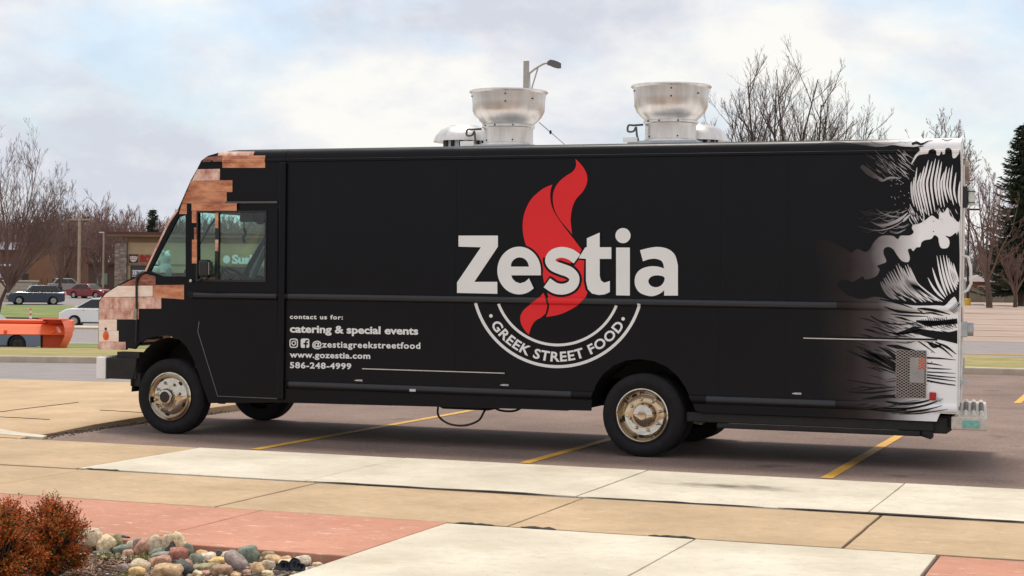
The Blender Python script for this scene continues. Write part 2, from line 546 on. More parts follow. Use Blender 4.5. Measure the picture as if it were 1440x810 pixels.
# sidewalk: dark joint filler with each slab as a piece of its own on it
walk = struct(flat('sidewalk', -16, 14, -6.70, -1.26, -0.012, M_JOINT))
def slab(x0, x1, y0, y1, mt, gap=0.008, z=0.02, th=0.09, bev=0.006):
    mb = MB()
    # slightly uneven edge so the joint width wanders
    n = 8
    def edge(ax, ay, bx, by):
        out = []
        for i in range(n):
            t = i / n
            j = 0.0 if i == 0 else RND.uniform(-0.003, 0.003)
            x, y = ax + (bx - ax) * t, ay + (by - ay) * t
            dx, dy = by - ay, -(bx - ax)
            L = math.hypot(dx, dy)
            out.append((x + dx / L * j, y + dy / L * j))
        return out
    a, b, c, d = x0 + gap, x1 - gap, y0 + gap, y1 - gap
    poly = edge(a, c, b, c) + edge(b, c, b, d) + edge(b, d, a, d) + edge(a, d, a, c)
    mb.prism(poly, lambda p, k: (p[0], p[1], z - th if k == 0 else z))
    o = mb.build('slab', mt, walk, bevel=bev)
    return o
XA = [-4.15, -1.95, 0.41, 2.66, 4.93, 7.2, 9.5]
for i, (a, b) in enumerate(zip(XA, XA[1:])):
    slab(a, b, -3.36, -1.30, M_WHITE_ST if i == 2 else M_WHITE, gap=0.006, z=0.022 + 0.002 * (i % 2))
XB = [-11, -8.4, -6.2, -4.03, -1.80, 0.49, 2.77, 5.0, 7.3, 9.5]
for i, (a, b) in enumerate(zip(XB, XB[1:])):
    slab(a, b, -5.10 - (0.03 if a > 0.4 else 0), -3.425, M_TAN, gap=0.010, z=0.018 + 0.002 * (i % 2))
for a, b in [(-13, -10.6), (-10.6, -8.4), (-8.4, -6.2), (-6.2, -4.16)]:
    slab(a, b, -3.38, -1.30, M_TAN, gap=0.007, z=0.02)
XR = [-9, -6.2, -3.75, -1.40, 0.05]
for a, b in zip(XR, XR[1:]):
    slab(a, b, -6.72, -5.11, M_RED, gap=0.004, z=0.02, th=0.10, bev=0.008)
for a, b in [(0.06, 1.82), (1.82, 3.37)]:
    slab(a, b, -9.5, -5.18, M_WHITE, gap=0.006, z=0.024)
slab(3.38, 7.5, -9.5, -5.18, M_RED, gap=0.008, z=0.018)
flat('slab_bed', 0.08, 8, -9.6, -6.705, -0.03, M_JOINT).parent = walk
# loose strips of old joint tar squeezed out on the surface
for x0, x1, yj, w in [(0.12, 0.42, -5.158, .05), (0.60, 0.86, -5.158, .06), (1.50, 1.82, -5.158, .045), (-1.85, 0.25, -3.392, .045), (2.0, 3.9, -3.392, .05), (-4.05, -3.7, -3.392, .04), (0.5, 1.9, -3.392, .035)]:
    mb = MB()
    pts = [(x0 + (x1 - x0) * i / 8, yj + RND.uniform(-.012, .012), 0.024 + RND.uniform(0, .006)) for i in range(9)]
    mb.tube(pts, [0.004] + [w * RND.uniform(.3, .6) for _ in range(7)] + [0.004], 6)
    mb.v = [(x, y, 0.024 + (z - 0.024) * 0.35) for x, y, z in mb.v]
    mb.build('joint_tar', M_JOINT, walk, smooth=True)

# driveway apron at the end of the lot, its edge a low step beside the bays
mb = MB()
# X of the step edge at several Y, apron top height there
EDGE = [(-6.28, -1.28, 0.022), (-6.32, -0.6, 0.028), (-6.42, 0.3, 0.045), (-6.42, 1.4, 0.065), (-6.35, 3.2, 0.075), (-6.35, 7.2, 0.075)]
vv, ff = [], []
XF = [-6.9, -8.0, -9.6, -12.5, -20.0]
for (x, y, z) in EDGE:
    row = [(x, y, -0.1), (x, y, z - 0.006), (x - 0.008, y, z)]
    for k, xf in enumerate(XF):
        yy = y if y < 7 else y - (0.9, .9, 0.9, 1.5, 2.5)[k] * 0.35
        row.append((xf, yy, z * (1 - 0.12 * k)))
    vv += row
nrow = len(XF) + 3
for i in range(len(EDGE) - 1):
    for k in range(nrow - 1):
        ff.append((i * nrow + k, i * nrow + k + 1, (i + 1) * nrow + k + 1, (i + 1) * nrow + k))
last = (len(EDGE) - 1) * nrow
for k in range(1, nrow - 1):       # far face down to the road
    b0 = len(vv)
    vv += [(vv[last + k][0], vv[last + k][1] + 0.01, -0.1), (vv[last + k + 1][0], vv[last + k + 1][1] + 0.01, -0.1)]
    ff.append((last + k, last + k + 1, b0 + 1, b0))
mb.add(vv, ff)
apron = struct(mb.build('driveway_apron', M_APRON, smooth=True, ang=50))
def apron_z(x, y):
    for (x0, y0, z0), (x1, y1, z1) in zip(EDGE, EDGE[1:]):
        if y0 <= y <= y1:
            z = z0 + (z1 - z0) * (y - y0) / (y1 - y0)
            XX = [x0] + XF
            for k in range(len(XF)):
                if XX[k] >= x >= XX[k + 1]:
                    kk = (k - 1) + (XX[k] - x) / (XX[k] - XX[k + 1]) if k else 0
                    return z * (1 - 0.12 * max(0, kk))
            return z
    return 0.1
for a, b in [((0, 575), (110, 563)), ((0, 581), (70, 585)), ((140, 574), (205, 578))]:
    pts = []
    for i in range(13):
        p = gnd(a[0] + (b[0] - a[0]) * i / 12, a[1] + (b[1] - a[1]) * i / 12, 0.09)
        pts.append((p.x, p.y + RND.uniform(-.01, .01), apron_z(p.x, p.y) + 0.003))
    MB().tube(pts, 0.0045, 5).build('crack_seal', M_JOINT, apron)
# pale concrete gutter strip where apron, lot and walk meet, and grit along the step
mb = MB()
p = [gnd(0, 607), gnd(30, 612), gnd(66, 616.5), gnd(60, 619), gnd(0, 614)]
mb.prism([(q.x, q.y) for q in p], lambda q, k: (q[0], q[1], -0.05 if k == 0 else 0.030))
struct(mb.build('gutter_strip', M_WHITE))
mb = MB()
for i in range(420):
    y = RND.uniform(-1.1, 3.0)
    xe = -6.42 if y > 0.3 else -6.28 - 0.14 * max(0, (y + 1.28) / 1.6)
    x = xe + abs(RND.gauss(0, .10)) + 0.01
    r = RND.uniform(.004, .011)
    mb.obox((x, y, r * .5), (1, 0, 0), (0, 1, 0), (0, 0, 1), r, r * RND.uniform(.6, 1.4), r * .6)
o = mb.build('grit', mat('grit', (0.14, 0.10, 0.08), 0.95, var=0.4, island=0.8), fix=False)
o['kind'] = 'stuff'
tag(o, 'dark grit lying along the low step by the front wheel', 'grit')

# ================================================================ THE FOOD TRUCK
W_TR = 2.30
Z_RAIL1, Z_RAIL2 = 1.50, 0.58
def taper(x):
    return 0.22 * ((-5.0 - x) / 1.2) ** 2 if x < -5.0 else 0.0
def bumpz(x, z):
    b = 0.0
    k = min(1, max(0, (x + 5.05) / 0.05))
    def rail(c, h, hh, e):
        t = abs(z - c) / (h + e)
        return hh * math.sqrt(1 - t * t) if t < 1 else 0.0
    b += rail(Z_RAIL1, 0.028, 0.030, 0.010) * k
    if x > -3.88:
        b += rail(Z_RAIL2, 0.030, 0.030, 0.012)
    b += rail(2.925, 0.012, 0.014, 0.006) * min(1, max(0, (x + 4.85) / 0.05))
    if z > 2.945:
        t = min(1.0, (z - 2.945) / 0.105)
        b -= 0.10 * (1 - math.sqrt(max(0.0, 1 - t * t)))
    return b
ZCUTS = [c + h * q for c, h in ((0.58, 0.042), (1.50, 0.038)) for q in (-1, -.97, -.85, -.6, -.3, 0, .3, .6, .85, .97, 1)] + [2.907, 2.913, 2.937, 2.943, 2.965, 2.99, 3.01, 3.03, 3.042]
XCUTS = [-5.10, -5.05, -5.0, -5.2, -5.4, -5.6, -5.8, -6.0, -6.1, -3.88, -3.86]
def S(px, py):
    """photo pixel on the near side of the truck -> (x, z), allowing for the nose's taper"""
    p = side(px, py, 0.0)
    for _ in range(4):
        p = side(px, py, taper(p.x))
    return p.x, p.z
def surf(x, z, eps=0.0):
    return (x, taper(x) - bumpz(x, z) - eps, z)
def panel_mesh(loops, eps=0.0, mirror=False, cuts=True, conv=True, extra_x=(), extra_z=()):
    """fill the loops (first outer, then holes; pixel coordinates when conv) and lay them on the side of the truck"""
    bm = bmesh.new()
    for lp in loops:
        pts = [S(*p) for p in lp] if conv else lp
        vs = [bm.verts.new((x, 0, z)) for x, z in pts]
        for i in range(len(vs)):
            try:
                bm.edges.new((vs[i], vs[(i + 1) % len(vs)]))
            except ValueError:
                pass
    bmesh.ops.triangle_fill(bm, use_beauty=True, use_dissolve=False, edges=bm.edges[:], normal=(0, -1, 0))
    if cuts:
        xs = [v.co.x for v in bm.verts]
        zs = [v.co.z for v in bm.verts]
        if not xs:
            return bm
        x0, x1, z0, z1 = min(xs), max(xs), min(zs), max(zs)
        for z in list(ZCUTS) + list(extra_z):
            if z0 < z < z1:
                bmesh.ops.bisect_plane(bm, geom=bm.verts[:] + bm.edges[:] + bm.faces[:], dist=1e-5, plane_co=(0, 0, z), plane_no=(0, 0, 1))
        for x in list(XCUTS) + list(extra_x):
            if x0 < x < x1:
                bmesh.ops.bisect_plane(bm, geom=bm.verts[:] + bm.edges[:] + bm.faces[:], dist=1e-5, plane_co=(x, 0, 0), plane_no=(1, 0, 0))
    for v in bm.verts:
        x, y, z = surf(v.co.x, v.co.z, eps)
        v.co = (x, W_TR - y if mirror else y, z)
    for f in bm.faces:
        f.normal_update()
        want = 1 if mirror else -1
        if f.normal.y * want < 0:
            f.normal_flip()
    return bm
TR_LOC = (-1.6, 1.15, 0.0)
truck = thing('food_truck', 'long black food truck with red flame logo and copper tile nose across the bays', 'food truck', TR_LOC)
def bm_obj(bm, name, mt, parent=truck, solid=0.0, smooth=True, ang=30):
    me = bpy.data.meshes.new(name)
    bmesh.ops.translate(bm, verts=bm.verts, vec=(-TR_LOC[0], -TR_LOC[1], -TR_LOC[2]))
    bm.to_mesh(me)
    bm.free()
    if smooth:
        for p in me.polygons:
            p.use_smooth = True
        me.set_sharp_from_angle(angle=math.radians(ang))
    me.materials.append(mt)
    o = bpy.data.objects.new(name, me)
    COL.objects.link(o)
    o.parent = parent
    o['_loc'] = TR_LOC
    if solid:
        sm = o.modifiers.new('solid', 'SOLIDIFY')
        sm.thickness = solid
        sm.offset = -1
        es = o.modifiers.new('split', 'EDGE_SPLIT')
        es.split_angle = math.radians(32)
    return o
def decal(loops, name, mt, parent=truck, eps=0.002, conv=True, mirror=False):
    return bm_obj(panel_mesh(loops, eps, mirror, conv=conv), name, mt, parent)

def wrap_mat(name, grad):
    """vinyl wrap; grad: printed fade from black to white towards the rear"""
    mt = bpy.data.materials.new(name)
    mt.use_nodes = True
    nt = mt.node_tree
    b = nt.nodes['Principled BSDF']
    b.inputs['Roughness'].default_value = 0.42
    b.inputs['Specular IOR Level'].default_value = 0.19
    tc = nd(nt, 'ShaderNodeTexCoord')
    n = nd(nt, 'ShaderNodeTexNoise', Scale=1.3, Detail=6, Roughness=0.6)
    nt.links.new(tc.outputs['Object'], n.inputs['Vector'])
    rr = ramp01(nt, n.outputs['Fac'], 0.3, 0.7, 0.28, 0.42)
    nt.links.new(rr, b.inputs['Roughness'])
    if not grad:
        b.inputs['Base Color'].default_value = (0.0042, 0.0042, 0.0066, 1)
    else:
        sp = nd(nt, 'ShaderNodeSeparateXYZ')
        nt.links.new(tc.outputs['Object'], sp.inputs['Vector'])
        # the fade starts further forward low down: shift x by height
        ma = nt.nodes.new('ShaderNodeMath')
        ma.operation = 'MULTIPLY_ADD'
        nt.links.new(sp.outputs['Z'], ma.inputs[0])
        ma.inputs[1].default_value = 0.06
        nt.links.new(sp.outputs['X'], ma.inputs[2])
        n2 = nd(nt, 'ShaderNodeTexNoise', Scale=2.2, Detail=3)
        nt.links.new(tc.outputs['Object'], n2.inputs['Vector'])
        mb_ = nt.nodes.new('ShaderNodeMath')
        mb_.operation = 'MULTIPLY_ADD'
        nt.links.new(n2.outputs['Fac'], mb_.inputs[0])
        mb_.inputs[1].default_value = 0.25
        nt.links.new(ma.outputs['Value'], mb_.inputs[2])
        f = ramp01(nt, mb_.outputs['Value'], 3.50, 4.46)
        cr = nt.nodes.new('ShaderNodeValToRGB')
        el = cr.color_ramp.elements
        stops = [(0, (0.0042, 0.0042, 0.0066)), (0.30, (0.022, 0.015, 0.015)), (0.55, (0.075, 0.060, 0.063)), (0.75, (0.38, 0.355, 0.37)), (1.0, (0.91, 0.90, 0.92))]
        while len(el) < len(stops):
            el.new(0.5)
        for e, (p, c) in zip(el, stops):
            e.position, e.color = p, (*c, 1)
        nt.links.new(f, cr.inputs['Fac'])
        nt.links.new(cr.outputs['Color'], b.inputs['Base Color'])
    # faint panel waviness
    wv = nd(nt, 'ShaderNodeTexNoise', Scale=1.7, Detail=2)
    nt.links.new(tc.outputs['Object'], wv.inputs['Vector'])
    bp = nd(nt, 'ShaderNodeBump', Strength=0.10, Distance=0.03)
    nt.links.new(wv.outputs['Fac'], bp.inputs['Height'])
    nt.links.new(bp.outputs['Normal'], b.inputs['Normal'])
    return mt
M_BLACK = wrap_mat('black vinyl wrap', False)
M_FADE = wrap_mat('wrap fading from black to white', True)
M_INK = M_BLACK
M_PRINT = mat('pale grey print', (0.80, 0.80, 0.80), 0.45, var=0.03, scale=2, spec=0.3)
M_REDP = mat('red print', (0.78, 0.016, 0.022), 0.42, var=0.05, scale=2, spec=0.35)
M_DARK = mat('dark chassis', (0.014, 0.013, 0.013), 0.75, var=0.3, scale=9)
M_RUB = mat('tyre rubber', (0.016, 0.015, 0.017), 0.85, var=0.2, scale=14, spec=0.25)
M_CHROME = mat('chrome', (0.56, 0.50, 0.42), 0.09, metal=1.0, var=0.06, scale=8)
M_ALU = mat('spun aluminium', (0.70, 0.665, 0.64), 0.34, metal=0.95, var=0.13, scale=5, aniso=(2.5, 2.5, .35))
M_ALUD = mat('dull galvanised steel', (0.42, 0.44, 0.46), 0.5, metal=0.7, var=0.15, scale=6)
M_WMET = mat('white painted metal', (0.70, 0.68, 0.66), 0.5, var=0.12, scale=7)
M_PLAST = mat('black plastic', (0.012, 0.012, 0.013), 0.45, var=0.1)
M_GLASS = glass_mat('teal tinted glass', (0.70, 0.97, 0.91))
M_INTER = mat('cab interior grey', (0.10, 0.12, 0.12), 0.8, var=0.1)
M_AMBER = mat('amber lens', (0.75, 0.10, 0.015), 0.25, var=0.08)
M_REDL = mat('red lens', (0.40, 0.008, 0.012), 0.25, var=0.08)

def ellpts(cx, cy, rx, ry, a0, a1, n):
    return [(cx + rx * math.cos(math.radians(a0 + (a1 - a0) * i / n)), cy + ry * math.sin(math.radians(a0 + (a1 - a0) * i / n))) for i in range(n + 1)]

# ---- box sides: world x, z outlines, with the rear wheel opening
arch_r = [S(*p) for p in [(831, 577), (833, 556), (838, 541), (848, 526), (863, 514), (881, 507), (900, 505), (920, 508), (938, 516), (953, 529), (964, 545), (972, 562), (978, 578), (988, 584)]]
XB0, XB1, ZT = -3.915, 2.955, 3.05
ZB = 0.455
box_poly = [(XB0, 0.39), (XB0, ZT), (XB1, ZT), (XB1, 0.53), (2.80, 0.53), (2.77, ZB), (arch_r[-1][0], ZB)] + arch_r[::-1][1:-1] + [(arch_r[0][0], 0.43), (-3.0, 0.40)]
for mir in (False, True):
    bp_ = box_poly if not mir else [(x - (0.21 if x > 2.7 else 0), z) for x, z in box_poly]
    bm = panel_mesh([bp_], 0.0, mir, conv=False, extra_x=[-3.6 + .3 * q for q in range(22)], extra_z=[.5, .53, .64, .7, .8, .9, 1.0, 1.1, 1.2, 1.3, 1.4, 1.45, 1.55, 1.6, 1.75, 2, 2.3, 2.6, 2.8, 2.89])
    o = bm_obj(bm, 'side_panel', M_FADE, solid=0.02)
    if not mir:
        o['label'] = 'near side panel, black fading to white behind the wave print'
# ---- cab sides
arch_f = [(189, 491), (196, 482), (208, 475.5), (222, 472.5), (236, 472), (250, 476), (262, 487), (271, 503), (279, 524), (286, 546), (294, 567)]
CAB = [(402, 211.5), (330, 213.5), (305, 214.5), (292, 219), (283, 226), (277, 238), (268, 254), (250, 295), (237, 314), (220, 349), (204, 383),
       (190, 389), (174, 396), (160, 404), (147, 413), (141, 420), (138.7, 430), (138, 491), (176, 492), (178, 489.5)] + arch_f + [(398, 568)]
CABX = [S(*p) for p in CAB]
CABX[0] = (XB0 - 0.004, ZT)
CABX[-1] = (XB0 - 0.004, 0.39)
CABX[1] = (CABX[1][0], ZT)
QWIN = [S(*p) for p in [(251, 305), (261, 302.5), (261, 389), (231, 388.5), (211, 381)]]
DWIN = [S(*p) for p in [(280, 299), (373.5, 297.5), (373.5, 393.5), (280, 396)]]
for mir in (False, True):
    if mir:      # the far side is one large opening behind its windscreen post
        FWIN = [S(*p) for p in [(252, 302), (373.5, 297.5), (373.5, 393.5), (261, 393), (211, 381)]]
        bm_obj(panel_mesh([CABX, FWIN], 0.0, mir, conv=False, extra_x=[-4.2, -4.6]), 'cab_side', M_BLACK, solid=0.03)
        bm_obj(panel_mesh([FWIN], -0.012, mir, conv=False), 'window_pane', M_GLASS)
        continue
    bm = panel_mesh([CABX, QWIN, DWIN], 0.0, mir, conv=False, extra_x=[-4.2, -4.4, -4.6, -4.8, -5.15, -5.25, -5.3, -5.35, -5.45, -5.5, -5.55, -5.65, -5.7, -5.75, -5.85, -5.9, -5.95, -6.05], extra_z=[.6, .7, .8, .9, 1.0, 1.1, 1.2, 1.3, 1.4, 1.6, 1.7, 1.8, 2.0, 2.2, 2.4, 2.5, 2.6, 2.7, 2.8])
    bm_obj(bm, 'cab_side', M_BLACK, solid=0.03)
    bm_obj(panel_mesh([QWIN], -0.012, mir, conv=False), 'quarter_window', M_GLASS)
    # door with its own pane
    door = [S(*p) for p in [(273, 295), (391, 293.5), (391, 562), (307, 557), (279, 466), (273, 425)]]
    dr = bm_obj(panel_mesh([door, DWIN], 0.010, mir, conv=False), 'door', M_BLACK, solid=0.012)
    bm_obj(panel_mesh([DWIN], -0.010, mir, conv=False), 'window_pane', M_GLASS, dr)
    # window frame, mullion
    mb = MB()
    ys = (lambda e: taper(-4.5) - e) if not mir else (lambda e: W_TR - taper(-4.5) + e)
    def bar(x0, x1, z0, z1, e0, e1):
        a, b_ = sorted((ys(e0), ys(e1)))
        mb.box(x0, x1, a, b_, z0, z1)
    (xa, za), (xb, zb), (xc, zc), (xd, zd) = DWIN
    bar(xa - .02, xb + .02, za - .002, za + .018, -.02, .020)
    bar(xa - .02, xb + .02, zc - .025, zc - .003, -.02, .020)
    bar(xa - .022, xa - .002, zc - .025, za + .018, -.02, .019)
    bar(xb + .002, xb + .022, zc - .025, za + .018, -.02, .019)
    xm0, _ = S(303.5, 345)
    xm1, _ = S(308.5, 345)
    bar(xm0, xm1, zc - .003, za - .002, -.015, .017)
    mb.build('window_frame', M_PLAST, dr, world=True)
# door seams and handle
mb = MB()
kx = [S(*p) for p in [(281, 452), (279, 466), (307, 557), (391, 560.5)]]
mb.tube([surf(x, z, 0.013) for x, z in kx], 0.004, 6)
mb.build('door_seam', mat('seam', (0.16, 0.15, 0.15), 0.5), truck, world=True)
x, z = S(270, 395)
MB().ball(surf(x, z, 0.02), 0.022, 8).build('door_handle', M_CHROME, truck, smooth=True, world=True)
# vertical pillar moulding between cab and box, drip rail over the door
mb = MB()
x0, _ = S(393, 400); x1, _ = S(402, 400)
mb.box(x0, x1, -0.032, 0.0, 0.42, 2.90)
mb.build('pillar_moulding', M_BLACK, truck, bevel=0.01, world=True)
x0, z0 = S(318, 284.5); x1, _ = S(391, 284)
MB().box(x0, x1, -0.025, 0.0, z0 - 0.012, z0 + 0.008).build('drip_rail', mat('drip rail', (0.09, 0.08, 0.085), 0.4), truck, world=True)
for py in (226,):
    pass
# ---- roof and rear (the rear end is cut slightly out of square)
SKEW = 0.092
REAR0 = len(bpy.data.objects)
mb = MB()
ny = 8
xsr = [CABX[1][0], -4.0, -2, 0, 1.5, XB1]
def roof_pt(x, j):
    t = j / ny
    y = 0.10 + (W_TR - 0.20) * t
    return (x - (SKEW * y if x > 2.9 else 0), y, ZT + 0.05 * math.sin(math.pi * t))
vv = [roof_pt(x, j) for x in xsr for j in range(ny + 1)]
mb.add(vv, [(i * (ny + 1) + j, (i + 1) * (ny + 1) + j, (i + 1) * (ny + 1) + j + 1, i * (ny + 1) + j + 1) for i in range(len(xsr) - 1) for j in range(ny)])
mb.build('roof', M_WMET, truck, smooth=True, world=True)
mb = MB()
mb.prism([(0.01, 0.53), (W_TR - .01, 0.53), (W_TR - .01, 2.93), (W_TR - .04, 3.0), (W_TR - .1, 3.05), (.1, 3.05), (.04, 3.0), (.01, 2.93)], lambda p, k: (2.93 if k == 0 else 2.957, p[0], p[1]))
mb.build('rear_wall', M_WMET, truck, world=True)
# rear doors with hinges, frame strip and handle
for y0 in (0.16, 1.16):
    dd = MB().box(2.958, 2.985, y0, y0 + 0.97, 0.62, 2.75).build('rear_door', M_WMET, truck, bevel=0.008, world=True)
    for z in (0.9, 1.7, 2.5):
        MB().tube([(2.985, y0 + (0.03 if y0 < 1 else 0.94), z - .06), (2.985, y0 + (0.03 if y0 < 1 else 0.94), z + .06)], 0.015, 8).build('hinge', M_ALUD, dd, world=True)
mb = MB()
mb.box(2.957, 2.975, -0.012, 0.055, 0.60, 2.90)
mb.box(2.976, 2.992, 0.03, 0.05, 0.75, 2.80)
mb.build('corner_strip', M_WMET, truck, bevel=0.004, world=True)
# reflective corner cap at the top and drip hood
mb = MB()
mb.box(2.958, 3.03, 0.06, 2.24, 2.78, 2.84)
mb.build('door_hood', mat('weathered tan trim', (0.42, 0.36, 0.30), 0.7, var=0.4, scale=20), truck, bevel=0.01, world=True)
# rear corner lamp
x, z0 = S(1353, 262); _, z1 = S(1353, 292)
ml = MB()
ml.box(2.965, 3.02, 0.0, 0.13, z1, z0)
lm = ml.build('corner_lamp', M_PLAST, truck, bevel=0.012, world=True)
MB().box(3.0202, 3.085, 0.01, 0.12, z1 + .02, z0 - .012).build('lamp_lens', mat('frosted lens', (0.62, 0.66, 0.60), 0.3), lm, bevel=0.025, world=True)
zm = z1 + (z0 - z1) * .24
for zz in (zm, z0 - (z0 - z1) * .24):
    MB().box(3.0, 3.088, 0.005, 0.125, zz - .004, zz + .004).build('lamp_guard', M_PLAST, lm, world=True)
# latch box, grab handle
x, z0 = S(1350, 452); _, z1 = S(1350, 474)
bx_ = MB().box(2.958, 3.035, -0.006, 0.10, z1, z0).build('latch_box', M_ALUD, truck, bevel=0.008, world=True)
MB().lathe([(0, 0), (0.055, 0), (0.055, 0.05), (0.0, 0.055)], lambda a, b, h: (3.036 + h, 0.06 + a, (z0 + z1) / 2 + b * 1.1), 14).build('latch_knob', M_ALUD, bx_, smooth=True, world=True)
MB().tube([(2.96, .03, 1.98), (3.03, .03, 1.96), (3.055, .03, 1.86), (3.06, .03, 1.72), (3.03, .03, 1.66), (2.96, .03, 1.62)], 0.014, 8).build('grab_handle', M_WMET, truck, smooth=True, world=True)
MB().box(2.975, 3.05, 0.005, 0.09, 0.80, 0.835).build('hinge_bracket', M_ALUD, truck, world=True)
MB().box(2.9755, 2.981, -0.005, 0.03, 1.36, 1.50).build('reflector', M_REDL, truck, world=True)
# rear step bumper: side plate, ribbed top
x0, zt = S(1338, 588); x1, zb = S(1385, 603)
x0, x1 = 2.90, 3.22
zt, zb = 0.505, 0.385
bump_r = MB().box(x0, x1, 0.02, W_TR - .02, zb, zt).build('step_bumper', mat('chipped white paint', (0.66, 0.62, 0.57), 0.6, var=0.0, scale=22, col2=(0.55, 0.45, 0.36)), truck, bevel=0.012, world=True)
M_GRIP = mat('worn black grip', (0.035, 0.032, 0.03), 0.85, var=0.0, scale=9, col2=(0.28, 0.26, 0.23))
for i in range(4):
    xx = x0 + 0.05 + i * 0.073
    MB().tube([(xx, 0.06, zt - .002), (xx, W_TR * .30, zt - .002)], 0.024, 8).build('rib', bump_r.data.materials[0], bump_r, smooth=True, world=True)
    MB().tube([(xx, W_TR * .302, zt - .002), (xx, W_TR * .80, zt - .002)], 0.0245, 8).build('rib', M_GRIP, bump_r, smooth=True, world=True)
    MB().tube([(xx, W_TR * .802, zt - .002), (xx, W_TR - .06, zt - .002)], 0.024, 8).build('rib', bump_r.data.materials[0], bump_r, smooth=True, world=True)
mb = MB()
mb.box(x0 + .10, x0 + .25, 0.012, 0.02, zb + .025, zt - .03)
mb.build('teal_patch', mat('mottled teal', (0.10, 0.42, 0.36), 0.5, var=0.0, scale=30, col2=(0.30, 0.55, 0.47)), bump_r, world=True)  # thin mottled teal patch on the near end of the bumper
mb = MB()
mb.box(2.64, 2.90, 0.10, 0.8, 0.40, 0.50)
mb.box(2.64, 2.76, 0.81, 2.1, 0.41, 0.49)
mb.build('bumper_bracket', M_DARK, truck, world=True)
for o in list(truck.children_recursive):
    if o.name.split('.')[0] in ('rear_wall', 'rear_door', 'hinge', 'corner_strip', 'door_hood', 'corner_lamp', 'lamp_lens', 'lamp_guard', 'latch_box', 'latch_knob', 'grab_handle', 'hinge_bracket', 'reflector', 'step_bumper', 'rib', 'teal_patch'):
        for v in o.data.vertices:
            v.co.x -= SKEW * (v.co.y + TR_LOC[1])
# ---- nose and windscreen: the side outline carried across the truck
prof = [CABX[i] for i in range(1, 18)]
nyf = 10
def nose_pt(i, j):
    x, z = prof[i]
    t = j / nyf
    tp = taper(x) + (0.10 if i == 0 else 0.05 if i == 1 else 0.01)
    y = tp + (W_TR - 2 * tp) * t
    bul = min(0.16, 0.03 + 0.02 * i)
    return (x - bul * math.sin(math.pi * t) ** 0.8, y, z + (0.05 * math.sin(math.pi * t) if i == 0 else 0.0))
M_COPD = mat('copper print, dark brown', (0.10, 0.028, 0.020), 0.38, var=0.0, scale=9, col2=(0.48, 0.17, 0.10), aniso=(1, 1, 4))
M_COPM = mat('copper print, rust orange', (0.34, 0.085, 0.035), 0.40, var=0.0, scale=5, col2=(0.82, 0.38, 0.20), aniso=(1, 1, 2.5))
M_COPL = mat('copper print, pink', (0.46, 0.15, 0.09), 0.40, var=0.0, scale=9, col2=(0.94, 0.68, 0.57), aniso=(1.3, 1, .9))
M_COPW = mat('copper print, cream', (0.90, 0.64, 0.51), 0.42, var=0.0, scale=6, col2=(0.97, 0.88, 0.78), aniso=(1, 1, 4))
def nose_part(name, i0, i1, j0, j1, mt, parent=truck, push=0.0):
    mb = MB()
    rows_ = range(i0, i1 + 1)
    vv = [Vector(nose_pt(i, j)) + Vector((-push, 0, push * .4)) for i in rows_ for j in range(j0, j1 + 1)]
    n = j1 - j0 + 1
    mb.add(vv, [(i * n + j, i * n + j + 1, (i + 1) * n + j + 1, (i + 1) * n + j) for i in range(len(rows_) - 1) for j in range(n - 1)])
    return mb.build(name, mt, parent, smooth=True, ang=50, world=True)
nose_part('brow', 0, 6, 0, nyf, M_COPM)
hood = nose_part('hood', 9, 16, 0, nyf, M_COPL)
ws = nose_part('windscreen', 6, 9, 0, nyf, M_GLASS)
# windscreen frame: side posts and centre bar
for j in (0, nyf // 2, nyf):
    pts = [Vector(nose_pt(i, j)) for i in range(6, 10)]
    MB().tube(pts, 0.016 if j in (0, nyf) else 0.014, 8).build('windscreen_post', M_COPL if j == 0 else M_PLAST, ws, smooth=True, world=True)
# front lights, grille
for s in (0.48, W_TR - 0.48):
    hl = MB().lathe([(0, -.02), (.085, -.015), (.10, 0), (.10, .03)], lambda a, b, h: (-6.33 + h, s + a, 1.02 + b), 20).build('headlight', M_CHROME, truck, smooth=True, world=True)
mb = MB()
for k in range(6):
    mb.box(-6.345, -6.32, 0.75, W_TR - .75, 0.90 + k * .06, 0.93 + k * .06)
mb.build('grille', M_PLAST, truck, world=True)
# amber marker on the nose, small dark cap above
x, z = S(149, 472)
pt = surf(x, z, 0.006)
MB().lathe([(0, -.014), (.03, -.012), (.052, 0), (.052, .02)], lambda a, b, h: (pt[0] + a * .95, pt[1] + h + a * -0.33, pt[2] + b), 20).build('marker_light', M_AMBER, truck, smooth=True, world=True)
x, z = S(149, 462.5)
pt = surf(x, z, 0.003)
MB().ball(pt, .016, 8).build('marker_cap', M_PLAST, truck, smooth=True, world=True)
# hood seam rod with hooked top and catch
pts = [surf(*S(*p), 0.015) for p in [(205, 383), (199, 385), (194.5, 389.5), (193, 397), (193, 430), (193, 452), (192, 482)]]
MB().tube(pts, [.014, .022, .024, .013, .012, .008, .006], 8).build('hood_seam_rod', M_PLAST, truck, smooth=True, world=True)
x, z = S(192, 442)
pt = surf(x, z, .02)
MB().box(pt[0] - .02, pt[0] + .02, pt[1] - .012, pt[1] + .01, z - .06, z + .06).build('hood_catch', M_CHROME, truck, bevel=.006, world=True)
